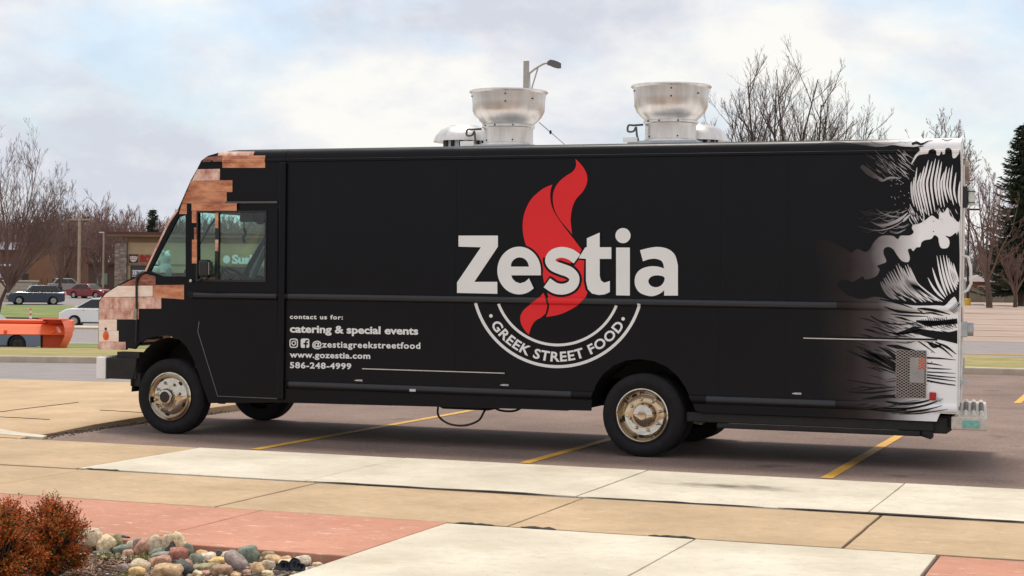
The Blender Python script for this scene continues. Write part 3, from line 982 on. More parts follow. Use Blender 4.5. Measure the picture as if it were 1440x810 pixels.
# ---- front bumper on its brackets
fb = MB()
pts = [(-6.27, 0.02), (-6.32, 0.25), (-6.36, 0.7), (-6.37, 1.15), (-6.36, 1.6), (-6.32, 2.05), (-6.27, 2.28)]
outer = [(x, y) for x, y in pts]
inner = [(x + 0.12, y) for x, y in pts][::-1]
_, zt = S(139, 500); _, zb = S(139, 531)
fb.prism(outer + inner, lambda p, k: (p[0] + .05, p[1], zb if k == 0 else zt))
fb.build('front_bumper', mat('bright white paint', (0.86, 0.85, 0.84), 0.45, var=0.05, scale=9), truck, bevel=0.012, world=True)
MB().box(-6.098, -5.72, 0.03, 2.27, zb + .01, zt - .006).build('bumper_bracket', M_DARK, truck, bevel=.01, world=True)
MB().box(-5.98, -5.70, 0.06, 0.18, zt - .005, zt + .06).build('spring_hanger', M_DARK, truck, world=True)
MB().box(-5.80, -5.68, 0.05, 0.3, .50, .64).build('spring_hanger', M_DARK, truck, world=True)
# ---- side furniture: hinge strips, latches, lower trim
M_STRIP = mat('bare metal edge', (0.62, 0.58, 0.56), 0.35, metal=0.6, var=0.15)
for a, b in [((510, 518.5), (710, 527.5)), ((1130, 475.5), (1318, 481))]:
    (x0, z0), (x1, z1) = S(*a), S(*b)
    MB().box(x0, x1, -0.012, 0.0, z0 - .004, z0 + .005).build('hinge_strip', M_STRIP, truck, world=True)
    MB().box(x0, x1, -0.010, 0.0, z0 + .006, z0 + .022).build('hatch_lip', M_BLACK, truck, world=True)
for p in [(506, 535), (711, 541.5), (1122, 553.5)]:
    x, z = S(*p)
    la = MB().box(x - .035, x + .035, -.014, 0, z - .010, z + .010).build('hatch_latch', M_ALUD, truck, bevel=.003, world=True)
    MB().box(x - .05, x + .0, -.020, -.0142, z - .004, z + .004).build('latch_lever', M_STRIP, la, world=True)
x, z = S(582, 548.5)
MB().box(x - .034, x + .034, -0.034, -0.0305, z - .014, z + .012).build('marker_reflector', mat('pale reflector', (0.6, 0.62, 0.66), 0.3), truck, bevel=.003, world=True)
# rivets up the rear panels
mb = MB()
for X in [1.05, 1.95, 2.72]:
    for k in range(24):
        z = 0.72 + k * 0.092
        if abs(z - 1.5) < .05:
            continue
        mb.ball(surf(X, z, -0.002), 0.006, 5)
o = mb.build('rivets', M_BLACK, truck, smooth=True, world=True)
o['kind'] = 'stuff'
# glossy rub rails over the pressed ribs
M_RAIL = mat('glossy black rail', (0.008, 0.009, 0.013), 0.34, var=0.1, spec=0.5, coat=0.12)
for x0, x1, zc, hh, pr in ((-3.86, 1.85, Z_RAIL1, 0.038, 0.033), (-4.98, -3.99, Z_RAIL1, 0.038, 0.044), (-3.84, -0.74, Z_RAIL2, 0.042, 0.033), (0.62, 1.85, Z_RAIL2, 0.042, 0.033)):
    prof_r = [(-pr * math.cos(math.radians(a)), zc + hh * math.sin(math.radians(a))) for a in range(-90, 91, 15)]
    MB().prism(prof_r, lambda p, k: (x0 if k == 0 else x1, p[0], p[1])).build('rub_rail', M_RAIL, truck, smooth=True, world=True)
# overlapping panel seams
for px in (640, 1012, 1106):
    x, _ = S(px, 330)
    MB().box(x - .010, x + .010, -.0022, 0.0, 1.545, 2.90).build('panel_seam', M_BLACK, truck, world=True)
    MB().box(x - .010, x + .010, -.0022, 0.0, 0.63, 1.455).build('panel_seam', M_BLACK, truck, world=True)
# vent hatch with expanded metal
x0, z1 = S(1260, 492); x1, z0 = S(1303.5, 560)
x1 = x0 + (S(1303.5, 526)[0] - S(1260, 526)[0])
vent = MB().box(x0 + .004, x1 - .004, -0.006, -0.001, z0, z1).build('vent_panel', mat('vent recess', (0.02, 0.018, 0.018), 0.8), truck, world=True)
mb = MB()
nx, nz = 7, 17
dx, dz = (x1 - x0) / nx, (z1 - z0) / nz
for i in range(nx):
    for k in range(nz):
        cx, cz = x0 + (i + .5) * dx, z0 + (k + .5) * dz
        P = [(cx - dx / 2, cz), (cx, cz + dz / 2), (cx + dx / 2, cz), (cx, cz - dz / 2)]
        for a, b in zip(P, P[1:] + P[:1]):
            mb.tube([(a[0], -0.016, a[1]), (b[0], -0.016, b[1])], 0.0034, 4, cap=False)
o = mb.build('expanded_mesh', mat('mesh steel', (0.40, 0.36, 0.36), 0.45, metal=0.6), vent, world=True, fix=False)
o['kind'] = 'stuff'
MB().box(x1 - .075, x1 - .01, -.012, -.0065, z1 - .17, z1 - .07).build('marker_lamp', M_AMBER, vent, world=True)
MB().box(x1 - .15, x1 - .02, -.011, -.0065, z0 + .14, z0 + .37).build('valve_box', M_ALUD, vent, world=True)
x, z = S(1312, 557)
tl = MB().box(x - .03, x + .03, -.03, -.001, z - .038, z + .035).build('side_marker', M_REDL, truck, bevel=.006, world=True)
MB().tube([(x + .03, -.02, z - .03), (x + .075, -.02, z - .035)], .012, 8).build('marker_socket', M_ALUD, tl, world=True)
# dark bottom sill of the rear skirt
mb = MB()
x0, _ = S(1000, 590)
mb.box(x0 - .25, 2.74, 0.03, 0.10, 0.36, 0.452)
mb.box(x0 + .05, 2.62, 0.02, 0.06, 0.31, 0.358)
mb.box(2.5, 2.86, 0.06, 0.5, .34, .49)
mb.build('rear_sill', M_DARK, truck, bevel=.01, world=True)
MB().tube([(2.15, .5, .42), (2.45, .25, .36), (2.66, .06, .335), (2.72, -.01, .325)], .034, 12).build('exhaust_pipe', M_DARK, truck, smooth=True, world=True)
# ---- underbody
mb = MB()
for y in (0.62, 1.56):
    mb.box(-5.9, 2.62, y, y + .10, .50, .72)
mb.build('frame_rail', M_DARK, truck, world=True)
MB().box(-3.9, 2.68, 0.64, W_TR - .64, .725, .80).build('floor_pan', M_DARK, truck, world=True)
MB().box(-2.32, -1.72, 0.35, 0.85, .36, .62).build('fuel_tank', M_DARK, truck, bevel=.05, world=True)
mb = MB()
mb.box(-3.7, -2.75, .2, .6, .385, .5)
mb.box(-1.6, -0.85, .25, .7, .40, .5)
mb.box(-3.0, -2.4, 1.5, 2.0, .38, .5)
mb.box(-4.9, -4.0, .25, .6, .39, .55)
mb.box(-4.7, -4.3, 1.6, 2.1, .40, .55)
mb.build('tool_box', M_DARK, truck, bevel=.02, world=True)
for x in (-5.3, 0.0):
    MB().tube([(x, .25, .40), (x, 1.0, .40), (x, 1.15, .40), (x, 1.3, .40), (x, 2.05, .40)], [.06, .065, .15, .065, .06], 12).build('axle', M_DARK, truck, smooth=True, world=True)
MB().tube([(-5.2, 1.15, .62), (-3, 1.15, .55), (-.1, 1.15, .45)], .045, 8).build('drive_shaft', M_DARK, truck, world=True)
for X, w in ((-5.3, 0.47), (-0.02, 0.60)):
    for y0, y1 in ((0.02, 0.62), (W_TR - .62, W_TR - .02)):
        n = 14
        mb = MB()
        v = []
        for i in range(n + 1):
            a = math.pi * i / n
            for y in (y0, y1):
                v.append((X - w * math.cos(a), y, .44 + (0.60 if X < -3 else .50) * math.sin(a)))
        f = [(2 * i, 2 * i + 2, 2 * i + 3, 2 * i + 1) for i in range(n)]
        yi = 1 if y0 < 1 else 0
        f.append(tuple(2 * i + yi for i in range(n + 1)))
        mb.add(v, f)
        mb.build('wheel_well', M_DARK, truck, world=True)
for pts in ([(-2.28, 0.3, .42), (-2.26, .25, .30), (-2.12, .2, .225), (-1.95, .2, .215), (-1.80, .2, .27), (-1.74, .2, .36), (-1.72, .3, .44)],
            [(-1.70, .3, .42), (-1.6, .3, .375), (-1.45, .3, .375), (-1.34, .3, .43)]):
    # smooth the loop
    P = [Vector(p) for p in pts]
    Q = []
    for i in range(len(P) - 1):
        a, b_, c_, d_ = P[max(i - 1, 0)], P[i], P[i + 1], P[min(i + 2, len(P) - 1)]
        for k in range(6):
            t = k / 6
            Q.append(0.5 * ((2 * b_) + (c_ - a) * t + (2 * a - 5 * b_ + 4 * c_ - d_) * t * t + (-a + 3 * b_ - 3 * c_ + d_) * t ** 3))
    Q.append(P[-1])
    MB().tube(Q, .011, 8).build('hanging_cable', M_PLAST, truck, smooth=True, world=True)
# ---- wheels
def wheel(x, y, out, front, dual):
    """out: -1 for the near side; y is the outer face of the tyre"""
    c = Vector((x, y, 0.405))
    fy = lambda a, b, h: (c.x + a, c.y - out * h, c.z + b)
    tw = 0.235
    tyre = [(0.262, 0.030), (0.30, 0.004), (0.335, -0.008), (0.365, 0.0), (0.390, 0.018), (0.402, 0.035)]
    for k in range(6):
        h0 = 0.04 + k * 0.0265
        tyre += [(0.405, h0), (0.405, h0 + .017), (0.395, h0 + .019), (0.395, h0 + .024)]
    tyre += [(0.402, tw - .03), (0.39, tw - .01), (0.36, tw), (0.30, tw - .01), (0.262, tw - .03)]
    ty = MB().lathe(tyre, fy, 56, closed=True).build('tyre', M_RUB, truck, smooth=True, ang=40, world=True)
    if dual:
        d = tw + .05
        MB().lathe([(r, h + d) for r, h in tyre], fy, 48, closed=True).build('tyre', M_RUB, truck, smooth=True, ang=40, world=True)
    if front:
        prof_ = [(.266, .034), (.262, .010), (.250, .004), (.242, .012), (.236, .030), (.222, .040), (.212, .028), (.200, .012), (.170, -.010), (.135, -.020), (.115, -.022)]
        hub = [(.115, -.022), (.092, -.030), (.088, -.075), (.078, -.088), (.060, -.090), (.056, -.06), (0, -.05)]
        nut_r, nut_h = .150, -.018
    else:
        prof_ = [(.266, .034), (.262, .008), (.252, .002), (.243, .010), (.238, .03), (.222, .075), (.205, .100), (.190, .108), (.120, .108)]
        hub = [(.120, .108), (.112, .085), (.104, .075), (.098, .03), (.07, .010), (.045, .006), (.042, -.004), (0, -.006)]
        nut_r, nut_h = .150, .105
    rim = MB().lathe(prof_, fy, 48).build('rim', M_CHROME, truck, smooth=True, ang=50, world=True)
    MB().lathe(hub, fy, 32).build('hub', M_CHROME, rim, smooth=True, ang=40, world=True)
    if front:
        MB().lathe([(.057, -.0895), (.05, -.0905), (0, -.0905)], fy, 24).build('hub_bore', M_PLAST, rim, world=True)
    mb = MB()
    for k in range(8):
        a = 2 * math.pi * (k + .3) / 8
        mb.lathe([(.017, 0), (.016, -.022), (.010, -.034), (0, -.036)], lambda p, q, h: fy(nut_r * math.cos(a) + p, nut_r * math.sin(a) + q, nut_h + h), 10)
    mb.build('lug_nuts', M_CHROME, rim, smooth=True, world=True)
    for k in range(5):
        mb = MB()
        a = 2 * math.pi * (k + .65) / 5
        rr = .198 if front else .207
        P = []
        for q in range(12):
            b = 2 * math.pi * q / 12
            hs = (.0105 + .0102 * math.cos(b) if front else .097 - .0206 * math.cos(b)) - .003
            rq = rr + .014 * math.cos(b)
            P.append(fy(rq * math.cos(a + .14 * math.sin(b)), rq * math.sin(a + .14 * math.sin(b)), hs))
        mb.add(P, [tuple(range(12))])
        mb.build('hand_hole', M_DARK, rim, world=True)
wheel(-5.30, 0.02, -1, True, False)
wheel(-5.30, W_TR - .02, 1, True, False)
wheel(-0.02, -0.015, -1, False, True)
wheel(-0.02, W_TR + .015, 1, False, True)

# ---------------------------------------------------------------- prints on the truck
def rect(x0, y0, x1, y1):
    return [(x0, y0), (x1, y0), (x1, y1), (x0, y1)]
COPPER = [
    (rect(306, 212.6, 356, 219), M_COPL), (rect(313, 218.6, 373, 236), M_COPM), ([(289, 221), (313, 218.8), (313, 227.5), (285, 227.5)], M_COPD),
    ([(278, 238), (309.5, 237.5), (309.5, 254), (270, 254)], M_COPL), ([(269, 254), (327, 253.5), (327, 270), (263, 270)], M_COPM),
    ([(262.5, 270), (319, 269.5), (319, 286), (256, 286)], M_COPM), (rect(271, 286, 334.5, 296.5), M_COPM),
    (rect(271.5, 297, 278, 313.5), M_COPM), (rect(274.5, 320, 278, 337), M_COPD), (rect(271.5, 337, 278.5, 370.5), M_COPM),
    ([(256, 286.5), (263, 286.5), (263, 301), (252, 301)], M_COPM),
    ([(219, 389), (219, 400.5), (168, 401.5), (190, 391.5), (205, 385)], M_COPD),
    ([(215.5, 401), (259, 400.5), (259, 421), (215.5, 418)], M_COPM),
    ([(166, 402), (215, 401.5), (215, 417), (145, 418), (149, 413)], M_COPW),
    ([(143.5, 418.4), (227, 417.6), (227, 434), (139.6, 434), (140, 425)], M_COPL), (rect(139.2, 434.2, 195.5, 449), M_COPL),
    (rect(139, 449.2, 164.5, 465), M_COPW), (rect(139, 465.2, 167, 480.5), M_COPW), (rect(138.6, 480.8, 177, 491.6), M_COPL),
    (rect(303.8, 299, 308.2, 321), M_COPM), (rect(303.8, 337, 308.2, 353), M_COPL),
]
for k, (lp, mt_) in enumerate(COPPER):
    e = 0.0035
    if 270 < lp[0][0] < 345 and lp[0][1] > 285:
        e = 0.024
    if lp[0][0] == 303.8:
        e = 0.0185
    decal([lp], 'copper_tile', mt_, eps=e)

# logo traced in the coordinates of an enlargement: zoom(860) -> photo pixel
Z6 = lambda p: (620 + p[0] / 2.3833, 200 + p[1] / 2.3833)
Z7 = lambda p: (700 + p[0] / 3.1125, 220 + p[1] / 3.1125)
def smooth_loop(pts, k=5):
    n = len(pts)
    out = []
    for i in range(n):
        a, b, c, d = (Vector(pts[(i + q) % n]) for q in (-1, 0, 1, 2))
        for q in range(k):
            t = q / k
            out.append(tuple(0.5 * ((2 * b) + (c - a) * t + (2 * a - 5 * b + 4 * c - d) * t * t + (-a + 3 * b - 3 * c + d) * t ** 3)))
    return out
def spline(pts, k=6):
    P = [Vector(p) for p in pts]
    out = []
    for i in range(len(P) - 1):
        a, b, c, d = P[max(i - 1, 0)], P[i], P[i + 1], P[min(i + 2, len(P) - 1)]
        for q in range(k):
            t = q / k
            out.append(0.5 * ((2 * b) + (c - a) * t + (2 * a - 5 * b + 4 * c - d) * t * t + (-a + 3 * b - 3 * c + d) * t ** 3))
    out.append(P[-1])
    return out
def stroke(pts, widths, k=6):
    """closed outline of a brush stroke along a spline; widths: full width at evenly spaced stations"""
    P = spline(pts, k)
    n = len(P)
    L, R = [], []
    for i, p in enumerate(P):
        t = (P[min(i + 1, n - 1)] - P[max(i - 1, 0)])
        t = t.normalized() if t.length > 1e-9 else Vector((1, 0))
        nr = Vector((-t.y, t.x))
        u = i / (n - 1) * (len(widths) - 1)
        j = min(int(u), len(widths) - 2)
        w = widths[j] + (widths[j + 1] - widths[j]) * (u - j)
        L.append(tuple(p + nr * w / 2))
        R.append(tuple(p - nr * w / 2))
    return L + R[::-1]
def corner_spline(segs):
    """segs: list of point lists, each smoothed on its own and joined with sharp corners"""
    out = []
    for s_ in segs:
        q = [tuple(p) for p in spline(s_, 5)]
        out += q[:-1]
    return out
def grow(loop, d):
    n = len(loop)
    A = sum(loop[i][0] * loop[(i + 1) % n][1] - loop[(i + 1) % n][0] * loop[i][1] for i in range(n))
    sg = 1 if A > 0 else -1
    out = []
    for i in range(n):
        p, q, r = (Vector(loop[(i + k) % n]) for k in (-1, 0, 1))
        t = ((q - p).normalized() if (q - p).length > 1e-6 else Vector((0, 0))) + ((r - q).normalized() if (r - q).length > 1e-6 else Vector((0, 0)))
        t = t.normalized() if t.length > 1e-6 else Vector((1, 0))
        out.append((q.x + t.y * d * sg, q.y - t.x * d * sg))
    return out
F1 = corner_spline([[(341, 11), (365, 35), (385, 65), (393, 95), (388, 125), (372, 155), (345, 185), (330, 215), (322, 250), (320, 285), (326, 340)],
                    [(326, 340), (300, 310), (275, 280), (252, 240), (243, 205), (242, 170), (250, 140), (270, 110), (300, 85), (330, 65), (343, 40), (341, 11)]])
F2 = corner_spline([[(240, 123), (232, 150), (231, 185), (238, 220), (255, 255), (285, 300), (320, 345), (365, 405), (386, 450), (396, 500), (399, 550), (390, 605), (365, 640), (320, 670), (270, 692), (212, 703)],
                    [(212, 703), (222, 675), (226, 640), (218, 600), (205, 560), (195, 510), (180, 470), (150, 430), (125, 390), (112, 340), (110, 290), (120, 240), (145, 190), (180, 155), (210, 135), (240, 123)]])
F4 = corner_spline([[(200, 597), (213, 625), (217, 655), (210, 688)], [(210, 688), (190, 705), (165, 720), (148, 745), (137, 780)],
                    [(137, 780), (118, 760), (102, 730), (100, 700), (112, 675), (140, 650), (175, 625), (200, 597)]])
for lp in (F1, F2, F4):
    decal([[Z7(p) for p in lp]], 'logo_flame', M_REDP, eps=0.0045)
# the six letters
gl_Z = [(60, 313), (192, 313), (192, 350), (113, 468), (190, 468), (190, 508), (55, 505), (55, 470), (135, 352), (60, 350)]
e_out = ellpts(263, 430, 73, 80, 12, -318, 44)
e_in = [(296, 456), (283, 468), (266, 473), (250, 467), (240, 456), (237, 446)]
gl_e = e_out + e_in
gl_e = [(336, 446)] + ellpts(263, 430, 73, 80, 0, -312, 44) + e_in
e_hole = [(236, 417)] + ellpts(265, 417, 30, 31, 180, 360, 14)[1:-1] + [(296, 417)]
gl_s = stroke([(457, 391), (433, 375), (404, 369), (378, 377), (367, 396), (378, 414), (404, 425), (432, 436), (448, 455), (441, 479), (414, 492), (384, 489), (356, 471)], [37, 37, 36, 35, 34, 36, 38, 37, 34, 35, 36, 37, 37], 5)
gl_t = [(490, 322), (533, 303), (533, 352), (572, 352), (572, 391), (533, 391), (533, 448), (537, 463), (548, 471), (567, 465), (567, 502), (550, 510), (530, 512), (507, 507), (493, 492), (487, 465), (487, 391), (462, 389), (485, 352), (490, 352)]
gl_i = [(588, 353), (634, 353), (634, 514), (588, 513)]
gl_dot = ellpts(611, 313, 25.5, 25.5, 0, 345, 23)
a_out = [(668, 362)] + [tuple(p) for p in spline([(668, 362), (700, 354), (730, 351), (762, 358), (785, 378), (795, 412)], 5)][1:] + [(795, 514), (749, 514), (749, 496)] + \
    [tuple(p) for p in spline([(749, 496), (732, 509), (705, 516), (672, 507), (655, 489), (650, 465), (656, 441), (674, 424), (702, 416), (728, 417), (749, 423)], 4)][1:] + \
    [tuple(p) for p in spline([(749, 423), (742, 400), (722, 391), (700, 392), (678, 399)], 4)][1:]
a_hole = smooth_loop([(749, 452), (748, 468), (736, 482), (718, 486), (702, 479), (696, 465), (705, 451), (727, 446)], 3)
for lp in (gl_e, gl_s, gl_t):
    decal([[Z6(p) for p in grow(lp, 8 if lp is not gl_e else 7)]], 'letter_outline', M_INK, eps=0.0060)
for loops in ([gl_Z], [gl_e, e_hole], [gl_s], [gl_t], [gl_i], [gl_dot], [a_out, a_hole]):
    decal([[Z6(p) for p in lp] for lp in loops], 'logo_letter', M_PRINT, eps=0.0075)
# double ring below the rail
for R0, R1, a_l, a_r in ((279.5, 289.5, 165.5, 15.0), (207.5, 216.5, 159.5, 22.0)):
    outer = ellpts(392, 467.5, R1, R1, a_r, a_l, 60)
    inner = ellpts(392, 467.5, R0, R0, a_l, a_r, 60)
    decal([[Z6(p) for p in outer + inner]], 'logo_ring', M_PRINT, eps=0.003)
for p in ((168, 582), (611, 592)):
    decal([[Z6(q) for q in ellpts(p[0], p[1], 6, 6, 0, 340, 15)]], 'logo_dot', M_PRINT, eps=0.003)

def text_mesh(txt, bold=0.0, spacing=1.0, res=3):
    cu = bpy.data.curves.new('lettering', 'FONT')
    cu.body = txt
    cu.size = 1.0
    cu.offset = bold
    cu.space_character = spacing
    cu.resolution_u = res
    cu.fill_mode = 'FRONT'
    o = bpy.data.objects.new('lettering', cu)
    COL.objects.link(o)
    bpy.context.view_layer.update()
    me = bpy.data.meshes.new_from_object(o.evaluated_get(bpy.context.evaluated_depsgraph_get()))
    bpy.data.objects.remove(o)
    bpy.data.curves.remove(cu)
    V = [(v.co.x, v.co.y) for v in me.vertices]
    Fc = [tuple(p.vertices) for p in me.polygons]
    bpy.data.meshes.remove(me)
    x0, x1 = min(v[0] for v in V), max(v[0] for v in V)
    return [((x - x0) / (x1 - x0), y) for x, y in V], Fc
CAPH = 0.729      # cap height of the built-in face at size 1
def text_part(txt, fmap, name, mt, parent, bold=0.02, spacing=1.0, world=True):
    V, Fc = text_mesh(txt, bold, spacing)
    # one object per word: group the glyphs by the gaps between them
    nv = len(V)
    par = list(range(nv))
    def find(i):
        while par[i] != i:
            par[i] = par[par[i]]
            i = par[i]
        return i
    for f in Fc:
        for i in f[1:]:
            par[find(i)] = find(f[0])
    span = {}
    for i in range(nv):
        r = find(i)
        lo, hi = span.get(r, (9, -9))
        span[r] = (min(lo, V[i][0]), max(hi, V[i][0]))
    order = sorted(span, key=lambda r: span[r][0])
    gap = 0.62 * (len(txt.split()) > 1) * 0.30 / (len(txt) * 0.55)
    words, reach = [], None
    for r in order:
        if reach is None or (gap and span[r][0] - reach > gap):
            words.append(set())
        words[-1].add(r)
        reach = max(reach if reach is not None and words[-1] != {r} else span[r][1], span[r][1])
    for wset in words:
        mb = MB()
        idx = {}
        for f in Fc:
            if find(f[0]) in wset:
                for i in f:
                    idx.setdefault(i, len(idx))
        mb.add([fmap(V[i][0], V[i][1] / CAPH) for i in idx], [tuple(idx[i] for i in f) for f in Fc if find(f[0]) in wset])
        o = mb.build(name, mt, parent, world=world, fix=False)
    print(txt, len(words))
    return o
# curved words: u along the arc, v = cap heights up towards the centre
def arc_map(u, v):
    a = math.radians(147.5 + (33.0 - 147.5) * u)
    R = 267 - 33 * v
    p = (392 + R * math.cos(a), 467.5 + R * math.sin(a))
    return surf(*S(*Z6(p)), 0.003)
text_part('GREEK STREET FOOD', arc_map, 'logo_lettering', M_PRINT, truck, bold=0.028, spacing=1.06)
# contact block (enlargement scale 4.05)
Z5 = lambda p: (390 + p[0] / 4.05, 420 + p[1] / 4.05)
for txt, xa, ya, xb, yb, ch, bd, spc in [
        ('contact us for:', 72, 114, 374, 118, 25, 0.030, 1.16), ('catering & special events', 72, 191, 803, 204, 43, 0.034, 1.0),
        ('@zestiagreekstreetfood', 199, 276, 815, 285, 36, 0.026, 1.12), ('www.gozestia.com', 71, 334, 530, 342, 34, 0.030, 1.08), ('586-248-4999', 72, 394, 422, 401, 34, 0.030, 1.10)]:
    def lm_(u, v, xa=xa, ya=ya, xb=xb, yb=yb, ch=ch):
        return surf(*S(*Z5((xa + (xb - xa) * u, ya + (yb - ya) * u - ch * v))), 0.003)
    text_part(txt, lm_, 'contact_lettering', M_PRINT, truck, bold=bd, spacing=spc)
def rrect(x0, y0, x1, y1, r):
    out = []
    for cx, cy, a in ((x1 - r, y0 + r, -90), (x1 - r, y1 - r, 0), (x0 + r, y1 - r, 90), (x0 + r, y0 + r, 180)):
        out += ellpts(cx, cy, r, r, a, a + 90, 4)
    return out
cam_icon = [rrect(70, 227, 118, 280, 14), rrect(76, 233, 112, 274, 9)]
decal([[Z5(p) for p in lp] for lp in cam_icon], 'social_icon', M_PRINT, eps=0.003)
decal([[Z5(p) for p in ellpts(94, 253.5, 13, 14, 0, 345, 23)], [Z5(p) for p in ellpts(94, 253.5, 7.5, 8, 0, 345, 23)]], 'social_icon', M_PRINT, eps=0.003)
decal([[Z5(p) for p in ellpts(106, 240, 3, 3, 0, 330, 11)]], 'social_icon', M_PRINT, eps=0.003)
fsq = rrect(134, 227, 183, 280, 10)
decal([[Z5(p) for p in fsq]], 'social_icon', M_PRINT, eps=0.003)
fl = [(158, 280), (158, 261), (150, 261), (150, 252), (158, 252), (158, 246), (162, 238), (170, 235), (177, 235), (177, 243), (171, 243), (167, 247), (167, 252), (176, 252), (174, 261), (167, 261), (167, 280)]
decal([[Z5(p) for p in fl]], 'social_icon', M_INK, eps=0.0045)

# ---- brushed ink wave at the rear, black strokes and masses over the fade
ZA = lambda p: (1180 + p[0] / 5.783, 190 + p[1] / 5.783)
ZBB = lambda p: (1180 + p[0] / 5.783, 310 + p[1] / 5.783)
ZC = lambda p: (1180 + p[0] / 4.5, 440 + p[1] / 4.5)
wr = random.Random(3)
def jag(pts, amp, k=3):
    out = []
    n = len(pts)
    for i in range(n):
        a, b = pts[i], pts[(i + 1) % n]
        out.append(a)
        L = math.hypot(b[0] - a[0], b[1] - a[1])
        m = int(L / 14)
        for q in range(1, m):
            t = q / m
            out.append((a[0] + (b[0] - a[0]) * t + wr.uniform(-amp, amp), a[1] + (b[1] - a[1]) * t + wr.uniform(-amp, amp)))
    return out
MASS1 = [(-230, 92), (300, 96), (430, 80), (520, 92), (640, 100), (655, 128), (622, 158), (600, 200), (585, 238), (600, 228), (640, 168), (690, 155), (722, 150), (736, 122), (765, 112), (790, 130), (792, 160), (815, 165),
         (835, 132), (842, 156), (862, 150), (866, 116), (886, 103), (915, 120), (922, 180), (945, 186), (975, 152), (986, 154), (986, 670), (930, 670), (902, 650), (892, 604), (878, 590), (852, 630), (815, 625),
         (808, 685), (762, 655), (740, 660), (700, 692), (650, 720), (602, 730), (592, 758), (606, 790), (574, 815), (500, 818), (478, 846), (440, 820), (380, 815), (330, 826), (280, 874), (248, 930), (210, 950), (150, 925), (100, 955), (60, 930), (0, 900), (-60, 860), (-230, 760)]
decal([[ZA(p) for p in smooth_loop(MASS1, 4)]], 'ink_mass', M_INK, eps=0.002)
MASS2 = [(-20, 520), (40, 480), (110, 500), (190, 455), (215, 480), (300, 455), (330, 400), (310, 370), (360, 350), (385, 330), (362, 270), (367, 230), (400, 215), (440, 235), (470, 280), (512, 330), (562, 338), (575, 300), (560, 240), (585, 230), (602, 250), (630, 220), (660, 215),
         (670, 180), (700, 160), (750, 150), (775, 120), (805, 140), (812, 182), (830, 224), (880, 224), (898, 190), (893, 152), (865, 125), (905, 130), (950, 100), (956, 120), (976, 126), (976, 640), (940, 620), (900, 650), (860, 692), (800, 690), (600, 690), (420, 650), (300, 620), (180, 640), (60, 600)]
decal([[ZBB(p) for p in smooth_loop(MASS2, 4)]], 'ink_mass', M_INK, eps=0.002)
def strokes(zf, lst, mt_, name, eps):
    for pts, ws in lst:
        decal([[zf(p) for p in stroke(pts, ws, 5)]], name, mt_, eps=eps)
def lerp_tab(tab, t):
    for (t0, *a), (t1, *b) in zip(tab, tab[1:]):
        if t0 <= t <= t1:
            k = (t - t0) / (t1 - t0)
            return [x + (y - x) * k for x, y in zip(a, b)]
fan1 = []
for i in range(16):
    t = i / 15
    x0, y0, xm, ym, x1, y1 = lerp_tab([(0, 588, 380, 590, 460, 612, 590), (.15, 640, 262, 622, 420, 680, 660), (.35, 735, 205, 690, 400, 738, 655), (.55, 820, 200, 790, 390, 812, 600),
                                       (.75, 880, 235, 858, 400, 890, 560), (.9, 935, 250, 915, 430, 945, 560), (1, 985, 370, 975, 480, 985, 600)], t)
    y0 += wr.uniform(-14, 30)
    y1 += wr.uniform(-35, 12)
    if i % 7 == 3:
        y0 += 60
    w = wr.uniform(13, 19)
    fan1.append(([(x0, y0), ((x0 + xm) / 2 - 2, (y0 + ym) / 2), (xm, ym), ((xm + x1) / 2 - 4, (ym + y1) / 2), (x1, y1)], [2, w * .8, w, w * 1.05, w * .8, 3]))
strokes(ZA, fan1, M_FADE, 'foam_stroke', 0.0035)
fan2 = []
for i in range(15):
    t = i / 14
    x0, y0, xm, ym, x1, y1 = lerp_tab([(0, 335, 490, 375, 570, 455, 640), (.3, 390, 420, 450, 530, 580, 660), (.6, 470, 360, 540, 510, 690, 670), (1, 575, 370, 640, 520, 840, 690)], t)
    y0 += wr.uniform(-14, 22)
    y1 += wr.uniform(-35, 5)
    w = wr.uniform(17, 22)
    fan2.append(([(x0, y0), ((x0 + xm) / 2, (y0 + ym) / 2 + 6), (xm, ym), ((xm + x1) / 2 - 6, (ym + y1) / 2 + 6), (x1, y1)], [2, w * .7, w, w * 1.25, w, 4]))
strokes(ZBB, fan2, M_FADE, 'foam_stroke', 0.0035)
fan3 = []
for i in range(9):
    t = i / 8
    x0, y0, x1, y1 = lerp_tab([(0, 722, 450, 855, 640), (.25, 795, 285, 880, 610), (.6, 868, 270, 950, 570), (1, 930, 350, 974, 500)], t)
    y0 += wr.uniform(-10, 18)
    w = wr.uniform(15, 20)
    fan3.append(([(x0, y0), (x0 + (x1 - x0) * .28, y0 + (y1 - y0) * .4), (x0 + (x1 - x0) * .6, y0 + (y1 - y0) * .72), (x1, y1)], [2, w * .8, w * 1.1, w * 1.1, 5]))
strokes(ZBB, fan3, M_FADE, 'foam_stroke', 0.0035)
